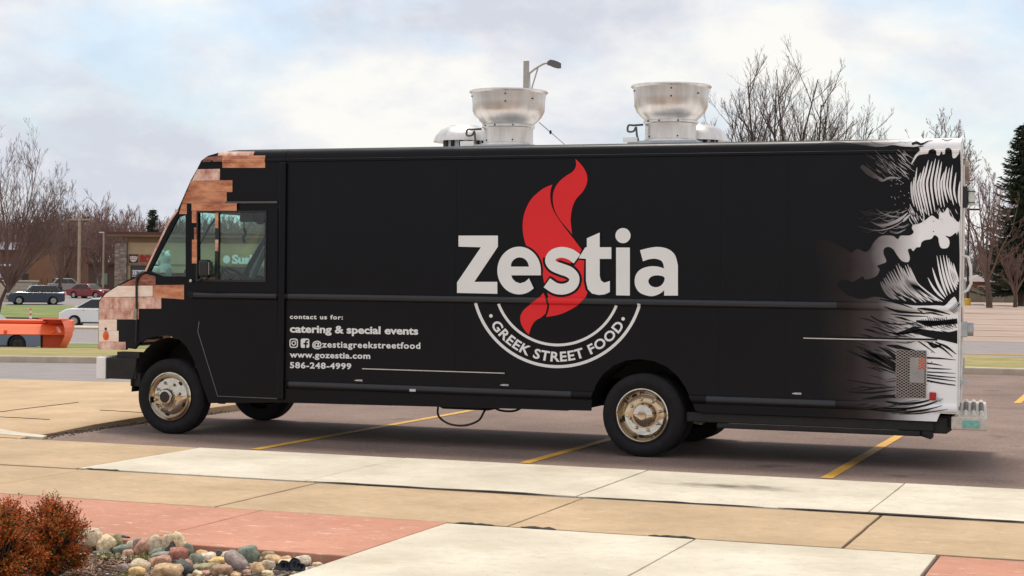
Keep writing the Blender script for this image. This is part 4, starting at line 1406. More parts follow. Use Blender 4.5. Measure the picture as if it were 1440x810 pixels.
# pale crest lines dissolving forward near the roof and mid height
pale = [([(300, 350), (350, 372), (400, 350), (440, 345), (500, 352)], [3, 14, 18, 14, 3]), ([(180, 250), (240, 300), (300, 340), (360, 362)], [30, 50, 34, 4]),
        ([(250, 700), (340, 735), (430, 715), (500, 680), (560, 630)], [4, 20, 26, 22, 4]), ([(150, 740), (300, 775), (420, 755), (520, 700)], [3, 8, 9, 3]), ([(380, 640), (430, 660), (500, 668)], [3, 9, 3]),
        ([(300, 600), (360, 640), (430, 665)], [2, 6, 2]), ([(520, 705), (540, 680), (585, 640)], [8, 22, 6])]
for i in range(17):
    x, y = wr.uniform(290, 540), wr.uniform(115, 290)
    pale.append(([(x, y), (x + 22, y + 24), (x + wr.uniform(45, 80), y + wr.uniform(45, 75))], [1.5, wr.uniform(3, 6), 1.5]))
for i in range(8):
    x, y = wr.uniform(560, 610), 560 + i * 14
    pale.append(([(x, y), (x + 18, y + 40), (x + 42, y + 76)], [2, 8, 2]))
strokes(ZA, pale, M_FADE, 'foam_stroke', 0.0035)
rf = [([(250, 45), (330, 68), (430, 60), (500, 50)], [3, 10, 8, 3]), ([(480, 40), (540, 52), (590, 42)], [2, 10, 3])]
strokes(ZA, rf, M_FADE, 'foam_stroke', 0.0035)
blk = [([(590, 70), (630, 60), (670, 75), (720, 45), (760, 40)], [20, 26, 14, 12, 3]), ([(620, 40), (650, 70), (690, 60)], [8, 14, 4]), ([(830, 28), (870, 38), (920, 30)], [4, 10, 3]), ([(600, 105), (650, 95), (690, 88)], [14, 10, 2])]
strokes(ZA, blk, M_INK, 'ink_stroke', 0.0035)
# strokes along and under the belt rail (B and C enlargements)
low = [([(330, 640), (480, 670), (600, 715)], [10, 16, 3]), ([(370, 700), (480, 740), (640, 752), (740, 760)], [6, 22, 14, 3]), ([(640, 715), (700, 720), (790, 735), (905, 765)], [4, 22, 24, 3]),
       ([(700, 745), (770, 755), (850, 775)], [3, 16, 3]), ([(640, 720), (665, 740), (690, 765)], [3, 10, 3]), ([(420, 760), (560, 775), (720, 780)], [4, 14, 3])]
for i in range(9):
    x, y = 895 + i * 9, 720 - i * 9
    low.append(([(x, y), (x + 24, y + 20), (min(968, x + 52), y + 38)], [2, 7, 2]))
strokes(ZBB, low, M_INK, 'ink_stroke', 0.0035)
lowc = [([(200, 20), (280, 60), (400, 72), (520, 56)], [8, 9, 7, 3]), ([(488, 50), (560, 66), (650, 62), (748, 52)], [8, 38, 30, 34]), ([(256, 104), (320, 124), (420, 130), (520, 104)], [3, 9, 12, 4]), ([(290, 92), (330, 110), (360, 125)], [2, 6, 2]),
        ([(360, 132), (470, 112), (560, 130), (680, 150), (748, 152)], [6, 34, 44, 56, 88]), ([(330, 150), (400, 148), (460, 156)], [2, 6, 2]), ([(470, 160), (540, 205), (608, 255)], [4, 9, 2]), ([(530, 175), (640, 215), (720, 280)], [6, 14, 2]),
        ([(610, 185), (680, 215), (742, 262)], [6, 16, 3]), ([(560, 180), (600, 215), (650, 200)], [10, 18, 8]), ([(360, 185), (430, 190), (490, 175)], [2, 6, 2]),
        ([(556, 284), (640, 288), (740, 298)], [12, 9, 2]), ([(556, 318), (610, 325), (655, 334)], [9, 8, 2]), ([(558, 348), (640, 354), (712, 356)], [8, 8, 2]), ([(558, 374), (650, 378), (738, 383)], [8, 7, 2]),
        ([(556, 392), (640, 402), (740, 409)], [10, 9, 3]), ([(556, 408), (650, 420), (740, 432)], [10, 9, 3]), ([(556, 428), (640, 444), (736, 458)], [12, 10, 6]),
        ([(250, 215), (310, 245), (365, 290)], [4, 22, 30]), ([(160, 235), (260, 285), (365, 345)], [8, 34, 40]), ([(60, 240), (200, 300), (365, 372)], [6, 20, 12]), ([(300, 205), (370, 215), (480, 238)], [6, 26, 4]),
        ([(60, 425), (180, 445), (300, 458)], [4, 9, 2]), ([(120, 462), (220, 475), (312, 466)], [3, 8, 2]), ([(60, 500), (210, 505), (356, 486)], [6, 14, 4]), ([(150, 545), (270, 530), (430, 525), (530, 505)], [6, 22, 16, 2]),
        ([(300, 560), (400, 575), (520, 565), (600, 540)], [8, 18, 14, 3]), ([(260, 600), (420, 605), (560, 580), (660, 542)], [6, 16, 12, 2]), ([(330, 635), (450, 625), (560, 610), (655, 585)], [4, 12, 10, 2]), ([(380, 640), (520, 635), (690, 608)], [4, 10, 2]),
        ([(200, 612), (330, 622), (430, 615)], [6, 14, 4]), ([(440, 100), (480, 90), (540, 96)], [2, 10, 2])]
for i in range(16):
    x = 520 + i * 13
    lowc.append(([(x, 40 + wr.uniform(-22, 0)), (x + 12, 62), (x + 30, 82 + wr.uniform(0, 14))], [1.5, 7, 1.5]))
for i in range(14):
    x, y = wr.uniform(120, 330), wr.uniform(215, 330)
    lowc.append(([(x, y), (x + 50, y + 22), (x + 110, y + 56)], [1.5, 7, 1.5]))
lowc = [([(min(x, 752), y) for x, y in p], w) for p, w in lowc]
strokes(ZC, lowc, M_INK, 'ink_stroke', 0.0035)
def fine_strokes(lst, mt_, name, eps):
    """hair-fine brush marks, too small to pick apart, as one part"""
    mb = MB()
    for zf, pts, ws in lst:
        bm = panel_mesh([[zf(p) for p in stroke(pts, ws, 3)]], eps)
        idx = {v: i for i, v in enumerate(bm.verts)}
        mb.add([v.co for v in bm.verts], [tuple(idx[v] for v in f.verts) for f in bm.faces])
        bm.free()
    o = mb.build(name, mt_, truck, world=True, fix=False)
    o['kind'] = 'stuff'
hair_w, hair_k = [], []
for i in range(46):          # pale hairs raking forward from the upper crest
    x, y = wr.uniform(180, 560), wr.uniform(105, 330)
    l = wr.uniform(30, 95)
    hair_w.append((ZA, [(x, y), (x + l * .4, y + l * .42), (x + l, y + l * .8)], [1, wr.uniform(2.5, 5), 1]))
for i in range(30):          # under the crest, sweeping up to the rear
    x, y = wr.uniform(120, 480), wr.uniform(590, 800)
    l = wr.uniform(50, 140)
    hair_w.append((ZA, [(x, y), (x + l * .5, y + 14), (x + l, y - l * .12)], [1, wr.uniform(2.5, 5), 1]))
for i in range(40):          # spray
    x, y = wr.uniform(420, 620), wr.uniform(330, 700)
    hair_w.append((ZA, [(x, y), (x + 3, y + 4), (x + 7, y + 7)], [2, wr.uniform(3, 7), 2]))
for i in range(26):
    x, y = wr.uniform(600, 960), wr.uniform(590, 690)
    hair_w.append((ZA, [(x, y), (x + 8, y + 20), (x + 20, y + 42)], [1, 5, 1]))
for i in range(60):          # black hairs over the fade, forward of the strokes
    x, y = wr.uniform(60, 420), wr.uniform(20, 640)
    l = wr.uniform(60, 180)
    hair_k.append((ZC, [(x, y), (x + l * .5, y + l * .10 * (1 if y < 400 else -.6)), (x + l, y + l * .30 * (1 if y < 400 else -.4))], [1, wr.uniform(3, 8), 1]))
for i in range(40):
    x, y = wr.uniform(250, 700), wr.uniform(60, 330)
    hair_k.append((ZBB, [(x, y), (x + 18, y + 14), (x + 44, y + 34)], [1, wr.uniform(3, 6), 1]) if 0 else (ZC, [(x, y * .4), (x + 22, y * .4 + 8), (x + 60, y * .4 + 22)], [1, wr.uniform(3, 6), 1]))
hair_k = [(zf, [(min(x, 750), y) for x, y in p], w) for zf, p, w in hair_k]
fine_strokes(hair_w, M_FADE, 'foam_hairs', 0.0042)
fine_strokes(hair_k, M_INK, 'ink_hairs', 0.0042)

# ---------------------------------------------------------------- roof: exhaust fans and low vents
def fan(x, y, zt, R):
    f = lambda a, b, h: (x + a, y + b, zt - h)
    base = MB().box(x - .36, x + .36, y - .36, y + .36, 3.05, zt - .585).build('exhaust_fan', M_ALUD, truck, bevel=.01, world=True)
    bowl = [(R + .012, 0.0), (R + .016, .012), (R + .004, .022), (R - .008, .03), (R - .018, .12), (R - .022, .21), (R - .05, .27), (R - .09, .315), (R - .125, .345), (.272, .362)]
    inner = [(r - .012, h + .006) for r, h in bowl][::-1]
    MB().lathe(bowl + inner + [bowl[0]], f, 56).build('bowl', M_ALU, base, smooth=True, ang=40, world=True)
    MB().lathe([(.272, .355), (.282, .365), (.282, .385), (.268, .395), (.264, .42), (.264, .55), (.285, .56), (.30, .60)], f, 48).build('collar', M_ALU, base, smooth=True, ang=40, world=True)
    MB().lathe([(0, .10), (.2, .12), (.24, .16), (.24, .35), (.0, .36)], f, 32).build('motor_cover', M_ALUD, base, smooth=True, world=True)
    mb = MB()
    for az, h in ((-75, .06), (-75, .14), (-150, .06), (-30, .1), (-100, .375), (-60, .375), (-130, .375), (-60, .53), (-130, .53)):
        a = math.radians(az)
        rr = R - .006 - .05 * (h if h < .3 else 0) if h < .3 else .284 if h < .45 else .266
        mb.ball((x + rr * math.cos(a), y + rr * math.sin(a), zt - h), .009, 5)
    mb.build('bolts', M_DARK, base, world=True)
    # power cable from the collar to the curb
    c = Vector((x - .335, y - .16, zt - .41))
    pts = [(x - .27, y - .10, zt - .40), (c.x - .01, c.y, c.z), (c.x - .07, c.y, c.z + .0), (c.x - .075, c.y, c.z - .06), (c.x - .015, c.y, c.z - .06), (c.x + .01, c.y, c.z - .02), (c.x + .02, c.y, c.z - .1), (c.x + .04, c.y, zt - .58)]
    MB().tube([tuple(p) for p in spline(pts, 5)], .011, 8).build('power_cable', mat('grey conduit', (0.08, 0.08, 0.085), 0.6), base, smooth=True, world=True)
    MB().box(x - .40, x - .25, y - .375, y - .362, zt - .60, zt - .55).build('rating_plate', M_WMET, base, world=True)
p1 = side(715.5, 131, 1.1); fan(p1.x, 1.1, 3.705, 0.405)
p2 = side(944, 123, 1.1); fan(p2.x, 1.1, 3.715, 0.400)
def vent_cap(x, y, zt, R):
    f = lambda a, b, h: (x + a, y + b, zt - h)
    c = MB().lathe([(0, 0), (.07, .006), (.16, .012), (.17, .022), (.19, .026), (.26, .06), (.32, .125), (.345, .19), (.335, .192), (.30, .13), (.2, .06), (0, .03)], f, 40).build('roof_vent', M_ALU, truck, smooth=True, ang=45, world=True)
    MB().lathe([(.22, .06), (.22, .40)], f, 32).build('vent_neck', M_ALUD, c, smooth=True, world=True)
    mb = MB()
    for k in range(14):
        a = 2 * math.pi * k / 14
        ca, sa = math.cos(a), math.sin(a)
        mb.obox((x + .226 * ca, y + .226 * sa, zt - .2), (ca, sa, 0), (-sa, ca, 0), (0, 0, 1), .006, .02, .05)
    mb.build('vent_slots', M_DARK, c, world=True)
p = side(653, 190, 1.65); vent_cap(p.x, 1.65, side(650, 176, 1.65).z, .34)
p = side(979, 190, 1.65); vent_cap(p.x, 1.65, side(979, 174, 1.65).z, .34)
# stay wire from fan to the roof edge
a, b = side(758, 172, 1.1), side(794, 203, 1.1)
MB().tube([tuple(a), tuple(a.lerp(b, .5)), tuple(b)], .006, 6).build('stay_wire', M_ALUD, truck, world=True)
MB().ball(tuple(a.lerp(b, .45)), .014, 6, (1, 1, 1.6)).build('wire_clamp', M_DARK, truck, world=True)

# ---------------------------------------------------------------- cab interior
mb = MB()
mb.box(-5.65, -4.85, 0.22, W_TR - .22, 1.30, 1.60)
mb.box(-5.62, -5.05, 0.30, W_TR - .30, 1.60, 1.655)
mb.build('dashboard', M_INTER, truck, bevel=.05, world=True)
mb = MB().tube([tuple(p) for p in spline([(-4.94, .66, 1.15), (-4.88, .64, 1.4), (-4.82, .62, 1.60)], 4)], .03, 8)
col_ = mb.build('steering_column', M_PLAST, truck, world=True)
ax = Vector((0.62, 0, 0.78)).normalized()
sx, sy = Vector((0, 1, 0)), Vector((0.78, 0, -0.62)).normalized()
cc = Vector((-4.80, .62, 1.66))
MB().tube([cc + (sx * math.cos(2 * math.pi * k / 36) + sy * math.sin(2 * math.pi * k / 36)) * .225 for k in range(37)], .017, 8, cap=False).build('steering_wheel', M_PLAST, truck, smooth=True, world=True)
mb = MB()
for a in (0.2, 2.3, 4.4):
    mb.tube([cc, cc + (sx * math.cos(a) + sy * math.sin(a)) * .22], .016, 6)
mb.ball(cc, .05, 8)
mb.build('wheel_spokes', M_PLAST, truck, smooth=True, world=True)
mb = MB()
mb.box(-4.35, -3.98, .35, .85, .85, 1.05)
mb.build('driver_seat', M_INTER, truck, bevel=.05, world=True)
mb = MB().box(-3.915, -3.88, 0.03, W_TR - .03, .75, 2.95)
mb.build('bulkhead', mat('bulkhead', (0.05, 0.055, 0.055), 0.8), truck, world=True)
MB().box(-5.0, -3.92, 0.05, W_TR - .05, .72, .76).build('cab_floor', M_DARK, truck, world=True)
p0, p1 = side(337, 297, .9), side(355, 312, .9)
MB().box(p0.x, p1.x, .9, 1.02, p1.z, p0.z + .05).build('overhead_box', M_PLAST, truck, bevel=.01, world=True)
a, b = side(343, 312, .95), side(343, 322, .95)
mb = MB().tube([tuple(a), tuple(b)], .006, 6)
mb.tube([tuple(p) for p in spline([tuple(b), (b.x + .02, .95, b.z - .05), (b.x - .01, .95, b.z - .10), (b.x + .01, .95, b.z - .15)], 4)], .018, 8)
mb.build('hanging_strap', M_PLAST, truck, smooth=True, world=True)
p = side(366, 305, 1.0)
MB().lathe([(0, -.02), (.06, -.03), (.085, -.005), (.085, .01), (.05, .04), (0, .05)], lambda a, b, h: (p.x + a, 1.0 + h, p.z + b), 20).build('cab_fan', M_PLAST, truck, smooth=True, world=True)
a, b = side(374, 348, 1.9), side(354, 391, 1.9)
MB().tube([tuple(a), tuple(b)], .04, 8).build('grab_bar', M_INTER, truck, world=True)
# wing mirror by the driver's window
p = side(290, 377, -.09)
mr = MB().box(p.x - .07, p.x + .055, -.15, -.05, p.z - .095, p.z + .09).build('wing_mirror', M_PLAST, truck, bevel=.035, world=True, seg=4)
MB().box(p.x + .056, p.x + .060, -.14, -.06, p.z - .07, p.z + .065).build('mirror_glass', M_CHROME, mr, world=True)
MB().tube([(p.x - .02, -.08, p.z - .06), (p.x - .10, -.05, p.z - .13), (p.x - .14, .0, p.z - .14)], .012, 8).build('mirror_arm', M_PLAST, mr, world=True)

# teddy bear on the dashboard
bp = side(232, 387, .75)
M_PLUSH = mat('white plush', (0.62, 0.66, 0.64), 0.95, var=0.08, scale=30, bump=0.5, bscale=120)
bear = thing('teddy_bear', 'white plush teddy bear sitting on the dashboard behind the windscreen', 'teddy bear', (bp.x, .75, 1.655))
mb = MB()
for c, r, q in [((0, 0, .10), .085, (1, 1, 1.2)), ((-.01, 0, .25), .072, (1.05, 1.1, .95)), ((-.075, 0, .235), .036, (1, 1, .85)), ((.0, -.062, .300), .036, (.7, 1, 1)), ((.0, .062, .300), .036, (.7, 1, 1)),
                ((-.07, -.075, .12), .036, (1.7, 1, 1)), ((-.07, .075, .12), .036, (1.7, 1, 1)), ((-.11, -.055, .04), .042, (1.7, 1, .95)), ((-.11, .055, .04), .042, (1.7, 1, .95))]:
    mb.ball(c, r, 10, q)
o = mb.build('body', M_PLUSH, bear, smooth=True)
rm = o.modifiers.new('remesh', 'REMESH')
rm.mode = 'VOXEL'
rm.voxel_size = 0.008
rm.use_smooth_shade = True
MB().ball((-.112, 0, .243), .012, 6).build('nose', M_PLAST, bear, smooth=True)
for s in (-1, 1):
    MB().ball((-.072, s * .03, .272), .008, 6).build('eye', M_PLAST, bear, smooth=True)
mb = MB().tube([(-.05, 0, .185), (-.075, -.05, .195)], [.008, .022], 8)
mb.tube([(-.05, 0, .185), (-.075, .05, .195)], [.008, .022], 8)
mb.build('bow', M_WMET, bear)

# ================================================================ BACKGROUND
CAMRZ = YAW          # heading of things that face the camera squarely
def place(px, depth, dz=0.0):
    x, y = at_depth(px, depth)
    return (x, y, gz(x, y) + dz)
# ---- street lamp behind the truck
M_POLE = mat('galvanised lamp pole', (0.50, 0.48, 0.45), 0.55, metal=0.2, var=0.1)
lx, ly, lz = place(736.5, 50)
lamp = thing('street_lamp', 'grey street lamp with one curved arm rising behind the left exhaust fan', 'street lamp', (lx, ly, lz), CAMRZ)
zt = deep(736, 86, 50).z - lz
MB().lathe([(.13, 0), (.105, 1.0), (.085, zt - .02), (.088, zt), (.0, zt + .06)], lambda a, b, h: (a, b, h), 16).build('pole', M_POLE, lamp, smooth=True)
MB().lathe([(0, 0), (.22, 0), (.22, .25), (.12, .28)], lambda a, b, h: (a, b, h), 16).build('base', M_POLE, lamp)
MB().tube([tuple(p) for p in spline([(.06, 0, zt - .38), (.28, 0, zt - .20), (.5, 0, zt - .07), (.62, 0, zt - .05)], 5)], .030, 8).build('arm', M_POLE, lamp, smooth=True)
mb = MB().tube([(.34, 0, zt - .17), (.20, 0, zt - .65), (.12, 0, zt - .95)], .022, 6)
mb.tube([(.10, 0, zt - .38), (.12, 0, zt - .95)], .014, 6)
mb.build('strut', M_POLE, lamp)
hd = MB()
sec = [(.60, .05, .05, .04), (.68, .14, .10, .05), (.80, .16, .08, .10), (.92, .13, .04, .13), (1.0, .05, .0, .13)]
v, f = [], []
for x, w, up_, dn in sec:
    v += [(x, -w, zt - .06 - dn), (x, -w * .7, zt - .06 + up_), (x, w * .7, zt - .06 + up_), (x, w, zt - .06 - dn)]
for i in range(len(sec) - 1):
    for k in range(4):
        f.append((i * 4 + k, i * 4 + (k + 1) % 4, (i + 1) * 4 + (k + 1) % 4, (i + 1) * 4 + k))
f += [(0, 1, 2, 3), (16, 17, 18, 19)]
hd.add(v, f)
hd.build('luminaire', mat('luminaire', (0.12, 0.115, 0.11), 0.5), lamp, smooth=True)

# ---- bare trees
M_BARK = mat('bare bark', (0.10, 0.066, 0.052), 0.95, var=0.25, scale=3)
M_TWIG = mat('reddish twigs', (0.17, 0.105, 0.090), 0.95, var=0.2, scale=0.6)
def grow_tree(rs, height, n_main, spread, levels, twig_r, r0, fork=0.22, droop=0.0, sides=(7, 5, 4, 3, 3), lean=(0, 0), kids=(5, 5, 4, 3), curl=0.12, hw=None):
    trunk, crown = MB(), MB()
    def branch(p, d, L, r, lev):
        n = 4 if lev < 3 else 3
        pts, rads = [p.copy()], [r]
        dd = d.copy()
        for i in range(n):
            dd = (dd + Vector((rs.gauss(0, curl), rs.gauss(0, curl), rs.gauss(0, curl * .6) + (0.10 if lev else 0.0) - droop * lev))).normalized()
            pts.append(pts[-1] + dd * L / n)
            rads.append(max(twig_r * .6, r * (1 - 0.75 * (i + 1) / n)))
        (trunk if lev == 0 else crown).tube(pts, rads, sides[min(lev, len(sides) - 1)], cap=False)
        if lev >= levels:
            return
        for k in range(kids[min(lev, len(kids) - 1)]):
            t = rs.uniform(0.25, 1.0)
            i = min(n - 1, int(t * n))
            q = pts[i].lerp(pts[i + 1], t * n - i)
            tang = (pts[i + 1] - pts[i]).normalized()
            o = Vector((rs.gauss(0, 1), rs.gauss(0, 1), rs.gauss(0, .5)))
            o = (o - tang * o.dot(tang)).normalized()
            a = rs.uniform(0.35, 0.85)
            nd_ = (tang * math.cos(a) + o * math.sin(a) + Vector((0, 0, .15))).normalized()
            branch(q, nd_, L * rs.uniform(.28, .48) * (1.25 - .7 * t), max(twig_r, rads[i] * .55), lev + 1)
    th = height * fork
    pts = [Vector((0, 0, -.3)), Vector((lean[0] * th * .4, lean[1] * th * .4, th * .5)), Vector((lean[0] * th, lean[1] * th, th))]
    trunk.tube(pts, [r0 * 1.25, r0, r0 * .85], 9, cap=False)
    top = pts[-1]
    Hh = height - th
    Wh = hw or Hh * min(1.0, spread)
    for k in range(n_main):
        a = 2.39996 * k + rs.uniform(-.35, .35)
        s = spread * math.sqrt((k + rs.uniform(.1, .9)) / n_main)
        d = Vector((math.cos(a) * s + lean[0] * .5, math.sin(a) * s + lean[1] * .5, 1)).normalized()
        L = rs.uniform(.84, 1.0) / math.sqrt((d.x ** 2 + d.y ** 2) / Wh ** 2 + d.z ** 2 / Hh ** 2)
        branch(top - Vector((0, 0, rs.uniform(0, th * .25))), d, L, r0 * rs.uniform(.34, .52), 1)
    return trunk, crown
def bare_tree(name, label, px, depth, height, seed, group=None, rz=0.0, **kw):
    loc = place(px, depth, 0)
    t = thing(name, label, 'tree', loc, rz, group)
    rs = random.Random(seed)
    tr, cr = grow_tree(rs, height, **kw)
    tr.build('trunk', M_BARK, t, smooth=True, fix=False)
    cr.build('crown', M_TWIG if kw.get('twig_r', .01) > 0.007 else M_BARK, t, fix=False)
    return t
# big rounded tree behind the truck's rear half
bare_tree('bare_tree', 'large bare tree with a fan of branches behind the roof right of both exhaust fans', 1108, 60, 9.7, 12, n_main=40, spread=.92, hw=4.6, levels=4, twig_r=.0042, r0=.17, fork=.15, kids=(5, 11, 8, 5), curl=.10)
# left foreground tree leaning in from outside the frame
bare_tree('bare_tree', 'bare tree leaning in at the left edge behind the dark blue SUV hood', -6, 118, 13.4, 23, n_main=34, spread=1.15, hw=6.2, levels=4, twig_r=.0085, r0=.13, fork=.18, lean=(.42, 0), kids=(5, 8, 7, 5), curl=.08)
bare_tree('bare_tree', 'bare reddish tree by the thin lamp pole left of the restaurant', 140, 196, 8.0, 31, n_main=9, spread=.6, levels=4, twig_r=.016, r0=.14, fork=.16, kids=(5, 8, 7, 5))
bare_tree('bare_tree', 'wide bare tree in front of the brown building beside the silver crossover', 84, 185, 9.6, 37, n_main=10, spread=.9, levels=4, twig_r=.018, r0=.16, fork=.16, kids=(5, 8, 7, 5))
bare_tree('bare_tree', 'tall bare tree directly right of the truck rear edge', 1345, 110, 12.6, 41, n_main=8, spread=.42, levels=4, twig_r=.012, r0=.2, fork=.3, kids=(5, 8, 7, 5))
bare_tree('bare_tree', 'bare crooked tree between truck rear and the spruce', 1392, 135, 11.2, 43, n_main=8, spread=.75, levels=4, twig_r=.013, r0=.22, fork=.22, kids=(5, 8, 7, 5), lean=(-.1, 0))
bare_tree('bare_tree', 'bare tree at the right edge in front of the spruce', 1428, 140, 5.2, 47, n_main=9, spread=.7, levels=4, twig_r=.013, r0=.16, fork=.2, kids=(5, 8, 7, 5))
bare_tree('bare_tree', 'thin bare tip poking above truck roof left of the exhaust fans', 445, 110, 10.4, 53, n_main=3, spread=.2, levels=3, twig_r=.010, r0=.09, fork=.4, kids=(4, 4, 3))
# far bare woodland: masses of twiggy trees that read as one brush
def woodland(name, label, spots, seed, mt):
    rs = random.Random(seed)
    protos = []
    for k in range(5):
        tr, cr = grow_tree(random.Random(seed + k), 10.0, n_main=9, spread=.7, levels=3, twig_r=.026, r0=.16, fork=.14, kids=(6, 10, 8, 5), sides=(5, 4, 3, 3, 3), curl=.14)
        protos.append((tr.v + cr.v, tr.f + [tuple(i + len(tr.v) for i in f) for f in cr.f]))
    mb = MB()
    for px, depth, h in spots:
        x, y, z = place(px, depth)
        v, f = protos[rs.randrange(5)]
        a = rs.uniform(0, 6.3)
        s = h / 10
        ca, sa = math.cos(a) * s, math.sin(a) * s
        mb.add([(x + p[0] * ca - p[1] * sa, y + p[0] * sa + p[1] * ca, z + p[2] * s) for p in v], f)
    o = mb.build(name, mt, fix=False)
    o['kind'] = 'stuff'
    o['label'] = label
    o['category'] = 'woodland'
    return o
M_WOOD = mat('far twigs', (0.24, 0.145, 0.125), 0.95, var=0.25, scale=0.15)
M_WOOD2 = mat('far twigs right', (0.16, 0.105, 0.09), 0.95, var=0.25, scale=0.15)
rs = random.Random(5)
woodland('bare_woodland', 'bare reddish brown woodland along the skyline behind the restaurant and parked cars', [(-40 + i * 6.6 + rs.uniform(-5, 5), rs.uniform(205, 280), rs.uniform(8.5, 12.0)) for i in range(70)], 61, M_WOOD)
woodland('bare_woodland', 'bare brown brush filling the skyline right of the truck above the block wall', [(1340 + i * 7 + rs.uniform(-4, 4), rs.uniform(225, 270), rs.uniform(6, 10)) for i in range(60)], 71, M_WOOD2)
# dark evergreen in the skyline on the left
def spruce(name, label, px, depth, height, width, seed, dens=1.0, nl=0.55, step=.018):
    loc = place(px, depth)
    t = thing(name, label, 'tree', loc)
    rs = random.Random(seed)
    MB().tube([(0, 0, -.2), (0, 0, height * .5), (0, 0, height)], [height * .018, height * .011, .02], 7).build('trunk', M_BARK, t, smooth=True)
    mb = MB()
    z = height * .10
    while z < height * .99:
        fr = z / height
        L = width * .5 * (1 - fr) ** .75 * rs.uniform(.75, 1.1) + .15
        for k in range(rs.choice((4, 5, 5, 6))):
            a = rs.uniform(0, 2 * math.pi)
            LL = L * rs.uniform(.55, 1.12)
            ca, sa = math.cos(a), math.sin(a)
            n = max(3, int(LL / .28 * dens))
            prev = Vector((0, 0, z))
            for i in range(1, n + 1):
                u = i / n
                q = Vector((ca * LL * u, sa * LL * u, z - LL * .20 * math.sin(u * 2.2) + LL * .16 * u * u))
                dirv = (q - prev).normalized()
                sd = dirv.cross(Vector((0, 0, 1))).normalized()
                for s_ in (-1, 1):
                    for q2 in range(3):
                        c = prev.lerp(q, rs.random())
                        l = nl * (1.15 - .6 * u) * rs.uniform(.6, 1.3)
                        e = c + sd * (s_ * l * .8) + dirv * l * .55 + Vector((0, 0, -l * rs.uniform(.0, .5)))
                        w = dirv * (.07 * rs.uniform(.7, 1.4)) + Vector((0, 0, .05 * rs.uniform(-1, 1)))
                        mb.add([c - w, c + w, e], [(0, 1, 2)])
                c = prev.lerp(q, .5)
                for q2 in range(2):
                    e = c + Vector((rs.gauss(0, .12), rs.gauss(0, .12), -rs.uniform(.1, .35)))
                    w = sd * .07
                    mb.add([c - w, c + w, e], [(0, 1, 2)])
                prev = q
        z += height * step * rs.uniform(.7, 1.3)
    mb.build('crown', mat('spruce needles', (0.018, 0.032, 0.018), 0.9, var=0.0, col2=(0.055, 0.070, 0.035), island=.7, scale=.8), t, fix=False)
    return t
spruce('spruce_tree', 'tall dark green spruce cut by the right edge of the picture', 1436, 150, 15.8, 10.8, 81, dens=1.5, nl=.75, step=.012)
spruce('spruce_tree', 'small dark evergreen standing out in the skyline above the restaurant roof', 214, 210, 10.2, 5.0, 83, nl=.7)

# ---- restaurant with stone pier, signs
bx0 = place(157, 175)
res = thing('restaurant', 'tan stucco restaurant with stone pier and red sign letters behind the truck nose', 'building', (bx0[0], bx0[1], bx0[2] - .1), CAMRZ)
PXM = 175 / F_PX      # metres per photo pixel at the front
def bx(px):           # local x of a photo column on the front wall
    return (px - 157) * PXM
def bz(py):           # local z of a photo row
    return deep(200, py, 175).z - (bx0[2] - .1)
M_STUC = mat('tan stucco', (0.46, 0.33, 0.20), 0.9, var=0.06, scale=.6)
M_STUC2 = mat('brown stucco frieze', (0.22, 0.13, 0.075), 0.9, var=0.08, scale=.6)
M_FASC = mat('dark red fascia', (0.095, 0.030, 0.024), 0.6, var=0.1)
XE = bx(560)
# wall with window openings: built from piers and bands
MB().box(bx(178), XE, 0.0, 12, bz(341), bz(333)).build('frieze', M_STUC2, res)
wall = MB()
wall.box(bx(179), XE, 0.06, 12, bz(373), bz(341.05))
wall.box(bx(179), bx(183), 0.06, 12, 0, bz(373.05))
wall.box(bx(222), bx(262), 0.06, 12, 0, bz(373.05))
wall.box(bx(385), XE, 0.06, 12, 0, bz(373.05))
wall.box(bx(183), bx(222), 0.06, 12, 0, bz(412))
wall.box(bx(262), bx(385), 0.06, 12, 0, bz(412))
wall.build('wall', M_STUC, res)
MB().box(bx(152), XE, -.9, 12.4, bz(333), bz(329.6)).build('soffit', M_STUC2, res)
MB().box(bx(152), XE, -1.0, 12.5, bz(329.5), bz(326.5)).build('fascia', M_FASC, res)
MB().box(bx(179.2), XE, 0.0, .06, bz(373.5), bz(371)).build('sill_band', mat('sill band', (0.22, 0.15, 0.09), .8), res)
for a, b in ((183, 222), (262, 385)):
    n = 2 if a < 200 else 5
    fr = MB().box(bx(a), bx(b), .2, .26, bz(412), bz(374)).build('window', mat('restaurant window', (0.03, 0.03, 0.032), .1, var=.1), res)
    for k in range(n + 1):
        xx = bx(a) + (bx(b) - bx(a)) * k / n
        MB().box(xx - .05, xx + .05, .12, .2, bz(412), bz(374)).build('window_frame', M_FASC, fr)
pier = MB().box(bx(162), bx(179), -.35, 1.5, 0, bz(341)).build('stone_pier', mat('pier mortar', (0.13, 0.10, 0.085), .9), res)
M_STONES = [mat('ledge stone', c, .9, var=.15, scale=3) for c in ((0.30, 0.24, 0.20), (0.22, 0.165, 0.135), (0.36, 0.30, 0.25), (0.26, 0.19, 0.15))]
rs = random.Random(9)
z = 0.02
while z < bz(341) - .15:
    h = rs.uniform(.14, .26)
    x = bx(162) + .01
    while x < bx(179) - .1:
        w = min(rs.uniform(.25, .6), bx(179) - x - .01)
        MB().box(x, x + w - .02, -.36 - rs.uniform(.01, .06), -.351, z, min(z + h - .02, bz(341) - .01)).build('stone', rs.choice(M_STONES), pier)
        x += w
    z += h
